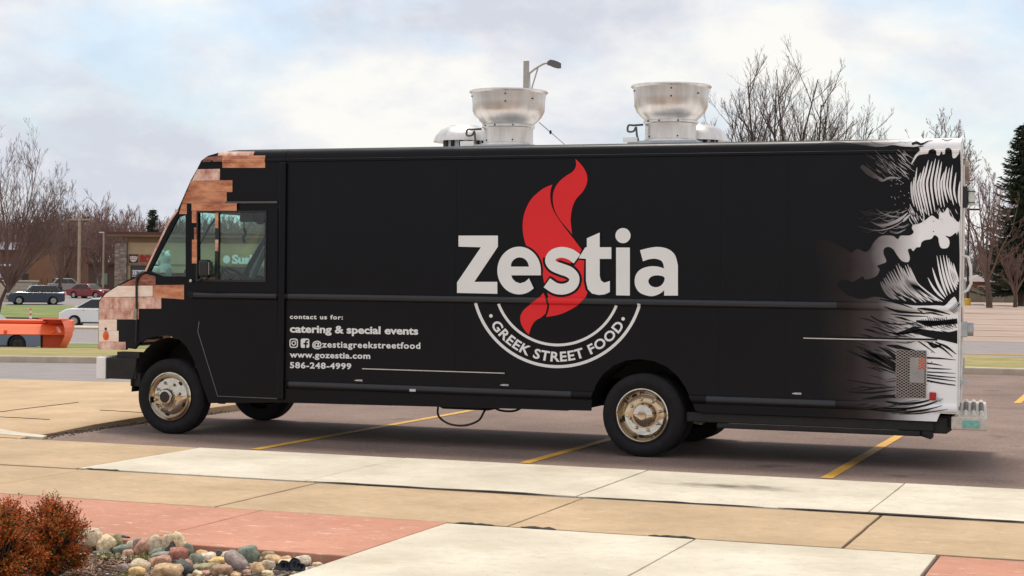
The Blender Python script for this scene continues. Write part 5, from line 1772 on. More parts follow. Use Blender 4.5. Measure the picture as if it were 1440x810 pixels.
# signs
sign = MB().box(bx(179.5), bx(225), 0.0, .058, bz(370.5), bz(357.5)).build('sign_band', mat('sign band', (0.36, 0.25, 0.15), .9), res)
MB().box(bx(181), bx(194), -.05, -.001, bz(369.5), bz(357.8)).build('sign_emblem', mat('emblem black', (0.03, 0.025, 0.025), .5), sign)
emb = [(182.3, 360.2), (184, 361.4), (186, 359.8), (187.6, 361.2), (189.3, 359.8), (191, 361.4), (193, 360.2), (192.8, 365), (190.5, 367.6), (187.6, 368.6), (184.7, 367.6), (182.5, 365)]
MB().prism([(bx(p[0]), bz(p[1])) for p in emb], lambda p, k: (p[0], -.052 if k == 0 else -.085, p[1])).build('emblem_shape', mat('emblem pale', (0.72, 0.62, 0.60), .5), sign)
for py in (362.3, 364.6):
    MB().box(bx(183), bx(192.3), -.10, -.086, bz(py + .9), bz(py)).build('emblem_stripe', mat('emblem red', (0.45, 0.05, 0.06), .5), sign)
M_SIGNR = mat('red sign letters', (0.36, 0.008, 0.012), .45, var=.05)
M_SIGNW = mat('white sign letters', (0.80, 0.80, 0.78), .5, var=.03)
def sign_text(txt, pxa, pxb, py0, py1, mt_, parent, bold, dpt=.12, y=-.002, name='sign_letters'):
    V, Fc = text_mesh(txt, bold, 1.0)
    x0, x1, z0, z1 = bx(pxa), bx(pxb), bz(py1), bz(py0)
    top = max(v for u, v in V)
    mb = MB()
    n = len(V)
    mb.add([(x0 + (x1 - x0) * u, y - dpt, z0 + (z1 - z0) * max(v, -.02) / top) for u, v in V] + [(x0 + (x1 - x0) * u, y, z0 + (z1 - z0) * max(v, -.02) / top) for u, v in V], Fc + [tuple(i + n for i in f[::-1]) for f in Fc])
    ed = {}
    for f in Fc:
        for a, b in zip(f, f[1:] + f[:1]):
            ed[(a, b)] = 1
    side_f = [(a, b, b + n, a + n) for (a, b) in ed if (b, a) not in ed]
    mb.f += side_f
    return mb.build(name, mt_, parent, fix=False)
sign_text('SO', 196, 212.5, 358, 368.2, M_SIGNR, sign, .06)
MB().box(bx(213.5), bx(216.5), -.12, -.002, bz(368.2), bz(358)).build('sign_letters', M_SIGNR, sign)
sg2 = MB().box(bx(308), bx(392), 0.0, .058, bz(371), bz(355)).build('sign_band', mat('sign band pale', (0.40, 0.29, 0.17), .9), res)
sign_text('Sushi', 326, 363.5, 356.3, 369, M_SIGNW, sg2, .05)
MB().lathe([(0, -.12), (.32, -.12), (.36, -.10), (.36, -.002)], lambda a, b, h: (bx(318.5) + a, h, bz(363.5) + b * 1.15), 20).build('sign_disc', M_SIGNW, sg2)
bn = MB().box(bx(185.5), bx(206), .06, .11, bz(389), bz(380)).build('banner', M_SIGNW, res)
sign_text('LUNCH', 186, 205.5, 380.8, 388, mat('banner letters', (0.10, 0.09, 0.22), .6), bn, .03, dpt=.02, y=.058)

# ---- brown building at far left, block enclosure, fence
b0 = place(-30, 205)
PX2 = 205 / F_PX
brown = thing('brown_building', 'plain brown building with pale roof units behind the bare trees at the far left', 'building', b0, CAMRZ)
b2x = lambda px: (px + 30) * PX2
b2z = lambda py: deep(60, py, 205).z - b0[2]
MB().box(b2x(-120), b2x(84), 0, 14, 0, b2z(345)).build('wall', mat('brown brick', (0.235, 0.12, 0.068), .9, var=.1, scale=1), brown)
MB().box(b2x(-122), b2x(86), -.15, 14.2, b2z(345) + .001, b2z(343)).build('coping', mat('coping', (0.35, 0.25, 0.2), .8), brown)
for px0, px1, py0, py1 in ((-2, 27, 342, 352), (-2, 25, 372, 375), (-2, 5, 383, 392)):
    MB().box(b2x(px0), b2x(px1), -1.2, -.01, b2z(py1), b2z(py0)).build('awning', mat('pale awning', (0.62, 0.62, 0.66), .6, var=.1), brown, bevel=.05)
MB().box(b2x(31), b2x(40), -.03, -.001, 0, b2z(385)).build('door', mat('dark door', (0.05, 0.035, 0.03), .7), brown)
e0 = place(52, 160)
enc = thing('block_enclosure', 'pale concrete block enclosure wall behind the dark blue SUV', 'wall', e0, CAMRZ)
PX3 = 160 / F_PX
H3 = deep(30, 394, 160).z - e0[2]
MB().box(-8, 0, 0, .3, 0, H3 - .12).build('wall', mat('enclosure mortar', (0.26, 0.22, 0.18), .9), enc)
blkm = bpy.data.meshes.new('block')
bmk = MB().box(0, .78, -.03, -.001, 0, .27)
proto_b = bmk.build('block', mat('split block', (0.40, 0.34, 0.27), .9, var=.12, scale=4), enc)
cnt = 0
for r in range(int((H3 - .15) / .29)):
    for c in range(10):
        x = -8 + .02 + c * .8 + (.4 if r % 2 else 0)
        if x + .78 > .0:
            continue
        o = proto_b if cnt == 0 else proto_b.copy()
        if cnt:
            COL.objects.link(o)
            o.parent = enc
        o.location = (x, 0, r * .29 + .02)
        cnt += 1
MB().box(-8.1, .1, -.1, .4, H3 - .12, H3).build('cap', mat('enclosure cap', (0.50, 0.45, 0.38), .9), enc)
MB().box(-8, b2x(0) * 0 - 2.7, -.4, -.1, 0, H3 - .3).build('gate_panel', mat('tan panel', (0.52, 0.42, 0.32), .8), enc)
# iron fence beside the enclosure
f0 = place(54, 168)
fen = thing('iron_fence', 'dark iron picket fence beside the block enclosure', 'fence', f0, CAMRZ)
for k in range(9):
    MB().box(k * .28, k * .28 + .04, 0, .04, 0, 2.0 if k % 2 else 1.5).build('picket', M_DARK, fen)
for z in (.3, 1.1):
    MB().box(-.05, 2.35, .041, .07, z, z + .06).build('fence_rail', M_DARK, fen)
# low brown annex at right of poles
an0 = place(124, 200)
ann = thing('low_annex', 'low dark brown annex with flat roof between the pole and the restaurant', 'building', an0, CAMRZ)
MB().box(0, 9, 0, 8, 0, 3.2).build('wall', mat('dark brown wall', (0.11, 0.07, 0.055), .9), ann)
MB().box(-.2, 9.2, -.5, 8.2, 3.201, 3.5).build('roof', M_FASC, ann)
MB().box(1.0, 2.2, -.03, -.001, 0.9, 2.2).build('window', mat('greenish window', (0.20, 0.27, 0.23), .3), ann)
# ---- poles on the left
M_WOODP = mat('weathered pole', (0.42, 0.32, 0.24), .9, var=.2, scale=2)
for px, d, ptop, r, lab, arm in ((111, 178, 300, .17, 'tall pale wooden utility pole rising above the red sedan', 1), (145, 190, 327, .10, 'thin lamp pole with short top arm left of the restaurant', 0)):
    x, y, z = place(px, d)
    t = thing('utility_pole' if arm else 'lamp_pole', lab, 'pole', (x, y, z), CAMRZ)
    h = deep(px, ptop, d).z - z
    MB().tube([(0, 0, -.3), (0, 0, h)], [r * 1.1, r * .8], 10).build('pole', M_WOODP, t, smooth=True)
    if arm:
        MB().box(-1.1, 1.1, -.06, .06, h - .7, h - .55).build('crossarm', M_WOODP, t)
        for k in (-.9, .9):
            MB().lathe([(.06, 0), (.07, .1), (.03, .2), (0, .2)], lambda a, b, q: (k + a, b, h - .549 + q), 8).build('insulator', M_DARK, t)
    else:
        MB().box(-.5, .05, -.06, .06, h - .05, h + .07).build('arm', M_WMET, t)
# ---- right: pole with yellow base, block wall, garage, wheel stop
x, y, z = place(1361, 150)
t = thing('dark_pole', 'slim dark lamp pole on a yellow base beside the truck rear edge', 'pole', (x, y, z), CAMRZ)
MB().lathe([(0, 0), (.28, 0), (.28, .56), (.24, .60), (0, .60)], lambda a, b, h: (a, b, h), 18).build('base', mat('yellow base', (0.70, 0.43, 0.06), .7), t, smooth=True)
MB().tube([(0, 0, .6), (0, 0, 8.2)], [.10, .07], 10).build('pole', M_PLAST, t, smooth=True)
MB().box(-.2, .9, -.15, .15, 8.2, 8.35).build('lamp_head', M_PLAST, t)
x, y, z = place(1374, 152)
o = MB().prism([(-.1, 0), (.1, 0), (.07, .12), (-.07, .12)], lambda p, k: ((-1 if k == 0 else 1) * .9, p[0], p[1])).build('wheel_stop', M_WPAINT)
o.location = (x, y, z)
o.rotation_euler = (0, 0, YAW + .6)
tag(o, 'white wheel stop lying near the yellow pole base', 'wheel stop')
w0 = place(1330, 179)
wal = thing('block_wall', 'low grey brown wall across the far side of the right hand lot', 'wall', w0, CAMRZ)
HW = deep(1400, 404.5, 179).z - w0[2]
M_WALLS = [mat('wall panel', c, .9, var=.1, scale=1.2) for c in ((0.20, 0.16, 0.12), (0.23, 0.185, 0.14), (0.18, 0.145, 0.11))]
for k in range(48):
    MB().box(k * 1.22, k * 1.22 + 1.2, 0, .2, 0, HW - .08).build('wall_panel', M_WALLS[k % 3], wal, bevel=.01)
MB().box(-.1, 58.7, -.05, .25, HW - .079, HW).build('wall_cap', M_WALLS[1], wal)
g0 = place(1360, 200)
gar = thing('garage', 'small garage with hipped grey roof showing over the block wall', 'building', (g0[0], g0[1], -0.6), CAMRZ)
gzz = lambda py: deep(1390, py, 200).z + .6
PX4 = 200 / F_PX
MB().box(0, 58 * PX4, 0, 6, 0, gzz(396)).build('wall', mat('garage brick', (0.16, 0.075, 0.055), .9), gar)
ze, zr = gzz(396.2), gzz(385.5)
mb = MB()
X1 = 58 * PX4
mb.add([(-.5, -.5, ze), (X1 + .5, -.5, ze), (X1 + .5, 6.5, ze), (-.5, 6.5, ze), (X1 * .5, 1.8, zr), (X1 * .5, 4.2, zr)], [(0, 1, 4), (1, 2, 5, 4), (2, 3, 5), (3, 0, 4, 5), (0, 3, 2, 1)])
mb.build('roof', mat('grey shingles', (0.30, 0.25, 0.25), .9, var=.15, scale=2), gar)
MB().box(1.2, X1 - 1.0, -.05, -.001, 0, gzz(399)).build('garage_door', mat('garage door', (0.10, 0.05, 0.04), .7), gar)
MB().box(1.2, X1 - 1.0, -.12, -.051, gzz(403), gzz(402)).build('door_rail', mat('door light band', (0.55, 0.40, 0.25), .7), gar)

# ---- parked cars
M_TYRE = M_RUB
M_CGL = mat('car glass', (0.008, 0.011, 0.013), .08, var=.1, spec=.5)
M_CGLL = mat('car glass pale', (0.10, 0.13, 0.13), .08, var=.15, spec=.8)
M_HEADL = mat('clear headlamp', (0.75, 0.72, 0.68), .12, var=.05)
def car(name, label, pos, rz, paint, L, Wd, belt, roofz, cabin, wheels, wr_, hood=None, group='cars parked or passing beyond the left verge', alloy=True, glass=None, clear=.2):
    """cabin: (x windscreen base, x roof front, x roof rear, x tail base), front of the car at +x"""
    t = thing(name, label, 'car', pos, rz, group)
    h = L / 2
    wb, wf, rf_, rr, tb = None, *cabin
    hz = hood or belt - .02
    # lower body outline with wheel arches
    pr = [(-h + .05, clear + .12), (-h, .55), (-h + .02, belt - .12), (-h + .10, belt)]
    pr += [(tb - .02, belt), (wf, belt), (wf + .45 * (h - wf), hz + .02), (h - .20, hz - .12), (h - .04, hz - .24), (h, .52), (h - .06, clear + .08)]
    ar = wr_ + .055
    bot = []
    for wx in wheels:                      # front wheel first
        bot += [(wx + ar, clear)] + [(wx + ar * math.cos(math.radians(a)), wr_ + ar * math.sin(math.radians(a))) for a in range(0, 181, 18) if wr_ + ar * math.sin(math.radians(a)) > clear] + [(wx - ar, clear)]
    pr += bot
    mb = MB()
    n = len(pr)
    ys = [-Wd / 2 + .03, -Wd / 2, -Wd / 2 + .0, 0]
    rings = []
    for yy, ins in ((-Wd / 2, .97), (-Wd / 2 + .07, 1.0), (Wd / 2 - .07, 1.0), (Wd / 2, .97)):
        rings.append([(x * (ins if abs(ins - 1) > .001 else 1), yy, z if z < .45 else .45 + (z - .45) * (ins if ins == 1 else .93)) for x, z in pr])
    v = [p for r in rings for p in r]
    f = []
    for i in range(3):
        for k in range(n):
            f.append((i * n + k, i * n + (k + 1) % n, (i + 1) * n + (k + 1) % n, (i + 1) * n + k))
    f += [tuple(range(n - 1, -1, -1)), tuple(range(3 * n, 4 * n))]
    mb.add(v, f)
    body = mb.build('body', paint, t, smooth=True, ang=32)
    # greenhouse
    def cy(z):
        return Wd / 2 - .05 - .26 * max(0, (z - belt)) / (roofz - belt) * .8
    cab = [(wf, belt - .02), (rf_, roofz - .04), (rf_ - .22, roofz), (rr + .2, roofz - .01), (rr, roofz - .06), (tb, belt - .02)]
    mb = MB()
    v = [(x, -cy(z), z) for x, z in cab] + [(x, cy(z), z) for x, z in cab]
    k = len(cab)
    mb.add(v, [(i, (i + 1) % k, k + (i + 1) % k, k + i) for i in range(k)] + [tuple(range(k - 1, -1, -1)), tuple(range(k, 2 * k))])
    mb.build('cabin', paint, t, smooth=True, ang=30, bevel=.03)
    # panes
    def lx(zz, a, b):
        return a[0] + (b[0] - a[0]) * (zz - a[1]) / (b[1] - a[1])
    z0, z1 = belt + .03, roofz - .10
    fx0, fx1 = lx(z0, cab[0], cab[1]), lx(z1, cab[0], cab[1])
    tx0, tx1 = lx(z0, cab[5], cab[4]), lx(z1, cab[5], cab[4])
    for s in (-1, 1):
        cuts = [0, .36, .70, 1.0]
        for a, b in zip(cuts, cuts[1:]):
            A0, A1 = fx0 - .14 + (tx0 + .12 - fx0 + .14) * a - .02, fx1 - .10 + (tx1 + .10 - fx1 + .10) * a - .02
            B0, B1 = fx0 - .14 + (tx0 + .12 - fx0 + .14) * b + .02, fx1 - .10 + (tx1 + .10 - fx1 + .10) * b + .02
            pts = [(A0, z0), (A1, z1), (B1, z1), (B0, z0)]
            MB().add([(x, s * (cy(z) + .012), z) for x, z in pts], [(0, 1, 2, 3)]).build('window', glass or M_CGL, t, fix=False)
    for (ax_, az_), (bx_2, bz_2), nm, off in ((cab[0], cab[1], 'windscreen', .015), (cab[5], cab[4], 'rear_window', -.015)):
        za, zb_ = belt + .03, roofz - .07
        xa, xb = lx(za, (ax_, az_), (bx_2, bz_2)) + off, lx(zb_, (ax_, az_), (bx_2, bz_2)) + off
        MB().add([(xa, -cy(za) + .1, za + .01), (xb, -cy(zb_) + .08, zb_ + .01), (xb, cy(zb_) - .08, zb_ + .01), (xa, cy(za) - .1, za + .01)], [(0, 1, 2, 3)]).build(nm, M_CGLL if nm == 'windscreen' else M_CGL, t, fix=False)
    for s in (-1, 1):
        MB().box(h - .34, h - .015, s * Wd / 2 * .93 - .16 if s > 0 else -Wd / 2 * .93, s * Wd / 2 * .93 if s > 0 else -Wd / 2 * .93 + .16, hz - .34, hz - .20).build('headlight', M_HEADL, t, bevel=.03)
        MB().box(-h - .005, -h + .22, s * Wd / 2 * .97 - .16 if s > 0 else -Wd / 2 * .985, s * Wd / 2 * .985 if s > 0 else -Wd / 2 * .97 + .16, belt - .30, belt - .10).build('tail_light', M_REDL, t, bevel=.03)
        MB().box(wf - .35, wf - .18, s * (Wd / 2 + .10) - .07, s * (Wd / 2 + .10) + .07, belt + .02, belt + .15).build('wing_mirror', paint, t, bevel=.04)
        for k in (.15, -.75):
            MB().box(wf - .9 + k, wf - .72 + k, s * (Wd / 2 + .005) - .012, s * (Wd / 2 + .005) + .012, belt - .14, belt - .11).build('door_handle', M_CHROME if alloy else paint, t)
        MB().box(wheels[1] + ar, wheels[0] - ar, s * (Wd / 2 - .01) - .02, s * (Wd / 2 - .01) + .02, clear + .01, clear + .09).build('sill_trim', M_PLAST, t)
    MB().box(h - .05, h + .012, -Wd * .28, Wd * .28, .52, hz - .26).build('grille', M_PLAST, t, bevel=.02)
    for wx in wheels:
        for s in (-1, 1):
            fy = lambda a, b, q: (wx + a, s * (Wd / 2 - .01 - q), wr_ + b)
            wl_ = MB().lathe([(wr_ * .68, .02), (wr_ * .9, -.005), (wr_, .03), (wr_, .19), (wr_ * .9, .21), (wr_ * .68, .2)], fy, 24, closed=True).build('wheel', M_TYRE, t, smooth=True)
            MB().lathe([(wr_ * .70, .03), (wr_ * .64, .012), (wr_ * .58, .05), (0, .06)], fy, 20).build('rim', M_PLAST if not alloy else M_ALUD, wl_, smooth=True)
            mb = MB()
            for k in range(5):
                a = 2 * math.pi * k / 5 + .3
                ca, sa = math.cos(a), math.sin(a)
                q0, q1 = wr_ * .06, wr_ * .62
                wd_ = wr_ * .09
                P = [(q0 * ca - wd_ * sa, q0 * sa + wd_ * ca), (q1 * ca - wd_ * .7 * sa, q1 * sa + wd_ * .7 * ca), (q1 * ca + wd_ * .7 * sa, q1 * sa - wd_ * .7 * ca), (q0 * ca + wd_ * sa, q0 * sa - wd_ * ca)]
                mb.add([fy(p[0], p[1], .02) for p in P], [(0, 1, 2, 3)])
            mb.build('spokes', M_CHROME if alloy else M_DARK, wl_, fix=False)
            MB().lathe([(wr_ + .05, .05), (wr_ + .05, .30), (0, .30)], fy, 16).build('wheel_arch_liner', M_DARK, t)
    return t
def paint(name, c, rough=.3):
    return mat(name, c, rough, var=.04, scale=1, coat=.6)
p = place(50, 154)
car('parked_suv', 'dark blue SUV with silver wheels parked facing left on the far lot', p, CAMRZ + math.pi + .38, paint('navy paint', (0.016, 0.028, 0.062)), 4.9, 1.95, 1.12, 1.74, (.95, .35, -1.75, -2.2), (1.5, -1.45), .37, hood=1.12)
p = place(127, 172)
car('parked_sedan', 'dark red sedan beside the wooden pole left of the truck hood', p, CAMRZ - .45, paint('dark red paint', (0.22, 0.010, 0.018)), 4.6, 1.84, .92, 1.45, (.95, .2, -1.15, -1.85), (1.4, -1.35), .33, hood=.92)
p = place(97, 192)
car('parked_crossover', 'silver crossover behind the red sedan with its tail light to the left', p, CAMRZ + .5, paint('silver paint', (0.36, 0.34, 0.34)), 4.5, 1.85, 1.02, 1.62, (.85, .25, -1.5, -2.05), (1.35, -1.35), .35, hood=1.02)
p = place(146, 107)
car('white_minivan', 'white minivan facing left, its rear hidden by the truck nose', p, CAMRZ + math.pi + .10, paint('white paint', (0.66, 0.68, 0.72)), 5.1, 1.98, 1.12, 1.76, (1.75, .65, -2.1, -2.4), (1.65, -1.35), .34, hood=1.06)
p = place(-7, 72)
car('blue_car', 'blue grey car with black wheels half hidden behind the orange plow', p, CAMRZ + .05, paint('blue grey paint', (0.075, 0.11, 0.18)), 4.6, 1.86, .98, 1.55, (.75, .1, -1.4, -2.0), (1.15, -1.55), .35, hood=1.0, alloy=False)
# ---- orange snow plow standing on the verge
M_ORANGE = mat('orange plow paint', (0.82, 0.115, 0.025), .45, var=.06, scale=1.5)
M_ORANGE2 = mat('faded orange plow paint', (0.86, 0.155, 0.05), .5, var=.06, scale=1.5)
D0 = 60.0
q0 = place(75, D0)
pl = thing('snow_plow', 'bright orange snow plow with curved end box parked in front of the blue car', 'snow plow', q0, CAMRZ)
PP = D0 / F_PX
plx = lambda px: (px - 75) * PP
plz = lambda py: deep(75, py, D0).z - q0[2]
# long folded top beam
beam = [(0.0, plz(471.5)), (-.10, plz(470.5)), (.16, plz(459.5)), (.20, plz(458)), (.55, plz(455.5)), (.60, plz(452)), (1.0, plz(450.5)), (1.0, plz(466)), (.3, plz(469))]
mb = MB().prism(beam, lambda p, k: (plx(-70) if k == 0 else plx(95), p[0], p[1]))
mb.build('moldboard', M_ORANGE2, pl)
rb = MB().box(plx(-70), plx(60), .45, .62, plz(455), plz(451.5)).build('top_rib', M_ORANGE, pl)
# end box: curved outer sheet, open dark-lipped mouth
cur = []
for i in range(9):
    a = i / 8
    cur.append((plx(92 + 6 * math.sin(math.pi * min(1, a * 1.2)) - 4 * a * a), plz(449 + 46 * a)))
mb = MB()
outl = [(plx(57), plz(449)), (plx(84), plz(448.2))] + cur + [(plx(55.5), plz(495.5)), (plx(53.5), plz(492)), (plx(53.5), plz(472))]
mb.prism(outl, lambda p, k: (p[0], .55 if k == 0 else .60, p[1]))
mb.build('end_plate', M_ORANGE, pl, smooth=True)
mb = MB()
for (xa, za), (xb, zb_) in zip(cur, cur[1:]):
    mb.add([(xa, .55, za), (xb, .55, zb_), (xb - .04, -.35, zb_), (xa - .04, -.35, za)], [(0, 1, 2, 3)])
mb.build('side_sheet', M_ORANGE, pl, smooth=True, fix=False)
MB().box(plx(55), plx(92), -.3, .55, plz(449.4), plz(448.4)).build('top_sheet', M_ORANGE, pl)
mb = MB().tube([(plx(57), .52, plz(450)), (plx(54), .52, plz(456)), (plx(53.2), .52, plz(475)), (plx(53.6), .52, plz(491)), (plx(56), .52, plz(495))], .035, 6)
mb.build('rubber_edge', M_PLAST, pl, smooth=True)
for px in (9, 76):
    MB().box(plx(px) - .05, plx(px) + .05, -.10, -.02, plz(468.5), plz(465)).build('bolt_plate', M_ORANGE, pl)
MB().prism([(plx(78.5), plz(459.5)), (plx(83), plz(459.5)), (plx(89), plz(467.5)), (plx(84), plz(467.5))], lambda p, k: (p[0], .07 - (1 - (p[1] - plz(467.5)) / (plz(459.5) - plz(467.5))) * .19 - (.004 if k == 0 else .012), p[1])).build('decal_patch', mat('worn pale decal', (0.80, 0.50, 0.42), .6, var=.15, scale=12), pl)
# ---- traffic cones on the far verge
for px, d, hgt, lab in ((43.5, 96, .74, 'orange and white traffic cone behind the snow plow'),):
    x, y, z = place(px, d)
    t = thing('traffic_cone', lab, 'traffic cone', (x, y, z + .012))
    M_CONE = mat('cone orange', (0.80, 0.10, 0.02), .5)
    z1 = deep(px, 449.5, d).z - z
    MB().box(-.19, .19, -.19, .19, 0, .04).build('foot', M_CONE, t, bevel=.01)
    H_ = deep(px, 433.5, d).z - z - .012
    rr = lambda hh: .15 - .12 * hh / H_
    lev = [.04, H_ * .58, H_ * .70, H_ * .80, H_ * .90, H_]
    for i, (a, b) in enumerate(zip(lev, lev[1:])):
        MB().lathe([(rr(a), a), (rr(b), b)] + ([(0, b)] if b == H_ else []), lambda p, q, h: (p, q, h), 16).build('band' if i % 2 else 'cone', M_SIGNW if i % 2 else M_CONE, t, smooth=True)

# ================================================================ ROCK BED, SHRUBS
M_SOIL = mat('dark mulch soil', (0.050, 0.030, 0.022), .95, var=.35, scale=18, bump=.6, bscale=50)
Z_BED = -0.055
mb = MB()
nx, ny_ = 60, 40
v = []
for j in range(ny_ + 1):
    for i in range(nx + 1):
        x, y = -5.5 + 5.55 * i / nx, -9.6 + 2.9 * j / ny_
        v.append((x, y, Z_BED + .0 * math.exp(-((y + 6.93) / .16) ** 2) * math.exp(-((x + 1.25) / .55) ** 2) + .03 * noise.noise(Vector((x * 2.2, y * 2.2, 0))) + .012 * noise.noise(Vector((x * 9, y * 9, 3)))))
mb.add(v, [(j * (nx + 1) + i, j * (nx + 1) + i + 1, (j + 1) * (nx + 1) + i + 1, (j + 1) * (nx + 1) + i) for j in range(ny_) for i in range(nx)])
struct(mb.build('planting_bed', M_SOIL, smooth=True))
mb = MB()
rs = random.Random(17)
for i in range(7000):
    x, y = rs.uniform(-2.6, .02), rs.uniform(-8.6, -6.76)
    z = Z_BED + .0 * math.exp(-((y + 6.93) / .16) ** 2) * math.exp(-((x + 1.25) / .55) ** 2) + .03 * noise.noise(Vector((x * 2.2, y * 2.2, 0))) + rs.uniform(.0, .018)
    if x > -1.08 + (y + 7.4) * -.15 + rs.gauss(0, .08):
        continue
    a, tl = rs.uniform(0, 6.28), rs.gauss(0, .35)
    ax_ = Vector((math.cos(a) * math.cos(tl), math.sin(a) * math.cos(tl), math.sin(tl)))
    ay = ax_.cross(Vector((0, 0, 1))).normalized()
    mb.obox((x, y, z + .004), ax_, ay, ax_.cross(ay), rs.uniform(.010, .034), rs.uniform(.0025, .006), .0018)
o = mb.build('bark_mulch', mat('bark chips', (0.075, 0.036, 0.022), .95, var=0, col2=(0.42, 0.26, 0.18), island=.85), fix=False)
o['kind'] = 'stuff'
tag(o, 'brown shredded bark mulch around the shrubs and rocks', 'mulch')
COLR = dict(beige=(.52, .44, .34), brown=(.38, .26, .18), cream=(.66, .56, .38), grey=(.27, .27, .26), blue=(.22, .26, .28), olive=(.30, .27, .17), teal=(.19, .235, .20), mauve=(.30, .25, .25), pink=(.50, .30, .25),
            tan=(.52, .37, .23), red=(.35, .15, .12), slate=(.07, .085, .09), green=(.21, .24, .20), pale=(.62, .56, .48), rose=(.42, .25, .18), yellow=(.62, .44, .20))
RM = {k: mat('stone ' + k, tuple(x * w for x, w in zip(c, (1.18, 1.10, 1.0))), .8, var=.42, scale=34, bump=.5, bscale=90) for k, c in COLR.items()}
def rock(px, py, w, h, col, label, blocky=0.0, tilt=0.0, seed=0):
    blocky = max(blocky, random.Random(seed + 99).uniform(.05, .5))
    base = gnd(px, py + h * .40, Z_BED)
    mpp = (base - CAM).dot(FW) / F_PX
    rw, rh = w * mpp / 2 * 1.13, h * mpp / 2 * 1.12
    yc = min(base.y, -6.80 - rw * .75)
    d = ray(px, py)
    pos = CAM + d * ((yc - CAM.y) / d.y)
    ztop = pos.z + rh
    low = pos.z - rh - Z_BED
    if low > .0:                      # rests on the heap: reaches further down behind the rocks in front
        ext = min(low, rh * .8)
        rh += ext / 2
        pos.z -= ext / 2
    rsd = random.Random(seed * 13 + 5)
    bm = bmesh.new()
    bmesh.ops.create_icosphere(bm, subdivisions=3, radius=1.0)
    off = Vector((rsd.uniform(-50, 50), rsd.uniform(-50, 50), rsd.uniform(-50, 50)))
    sdp = rsd.uniform(.75, 1.05)
    for vtx in bm.verts:
        c = vtx.co.copy()
        if blocky:
            mx = max(abs(c.x), abs(c.y), abs(c.z))
            c = c.lerp(c / mx * .86, blocky)
        k = 1 + .30 * noise.noise(c * 1.0 + off) + .10 * noise.noise(c * 2.6 + off)
        c *= k
        x, y, z = c.x * rw, c.y * rw * sdp, c.z * rh
        if tilt:
            x, z = x * math.cos(tilt) - z * math.sin(tilt), x * math.sin(tilt) + z * math.cos(tilt)
        vtx.co = (x, y, z)
    zmin = min(v_.co.z for v_ in bm.verts)
    me = bpy.data.meshes.new('rock')
    bm.to_mesh(me)
    bm.free()
    for p_ in me.polygons:
        p_.use_smooth = True
    me.materials.append(RM[col])
    o = bpy.data.objects.new('rock', me)
    COL.objects.link(o)
    o.location = (pos.x, pos.y, max(pos.z, Z_BED - zmin - .02))
    o.rotation_euler = (0, 0, YAW)
    tag(o, label, 'rock', 'river rocks along the planting bed')
    return o
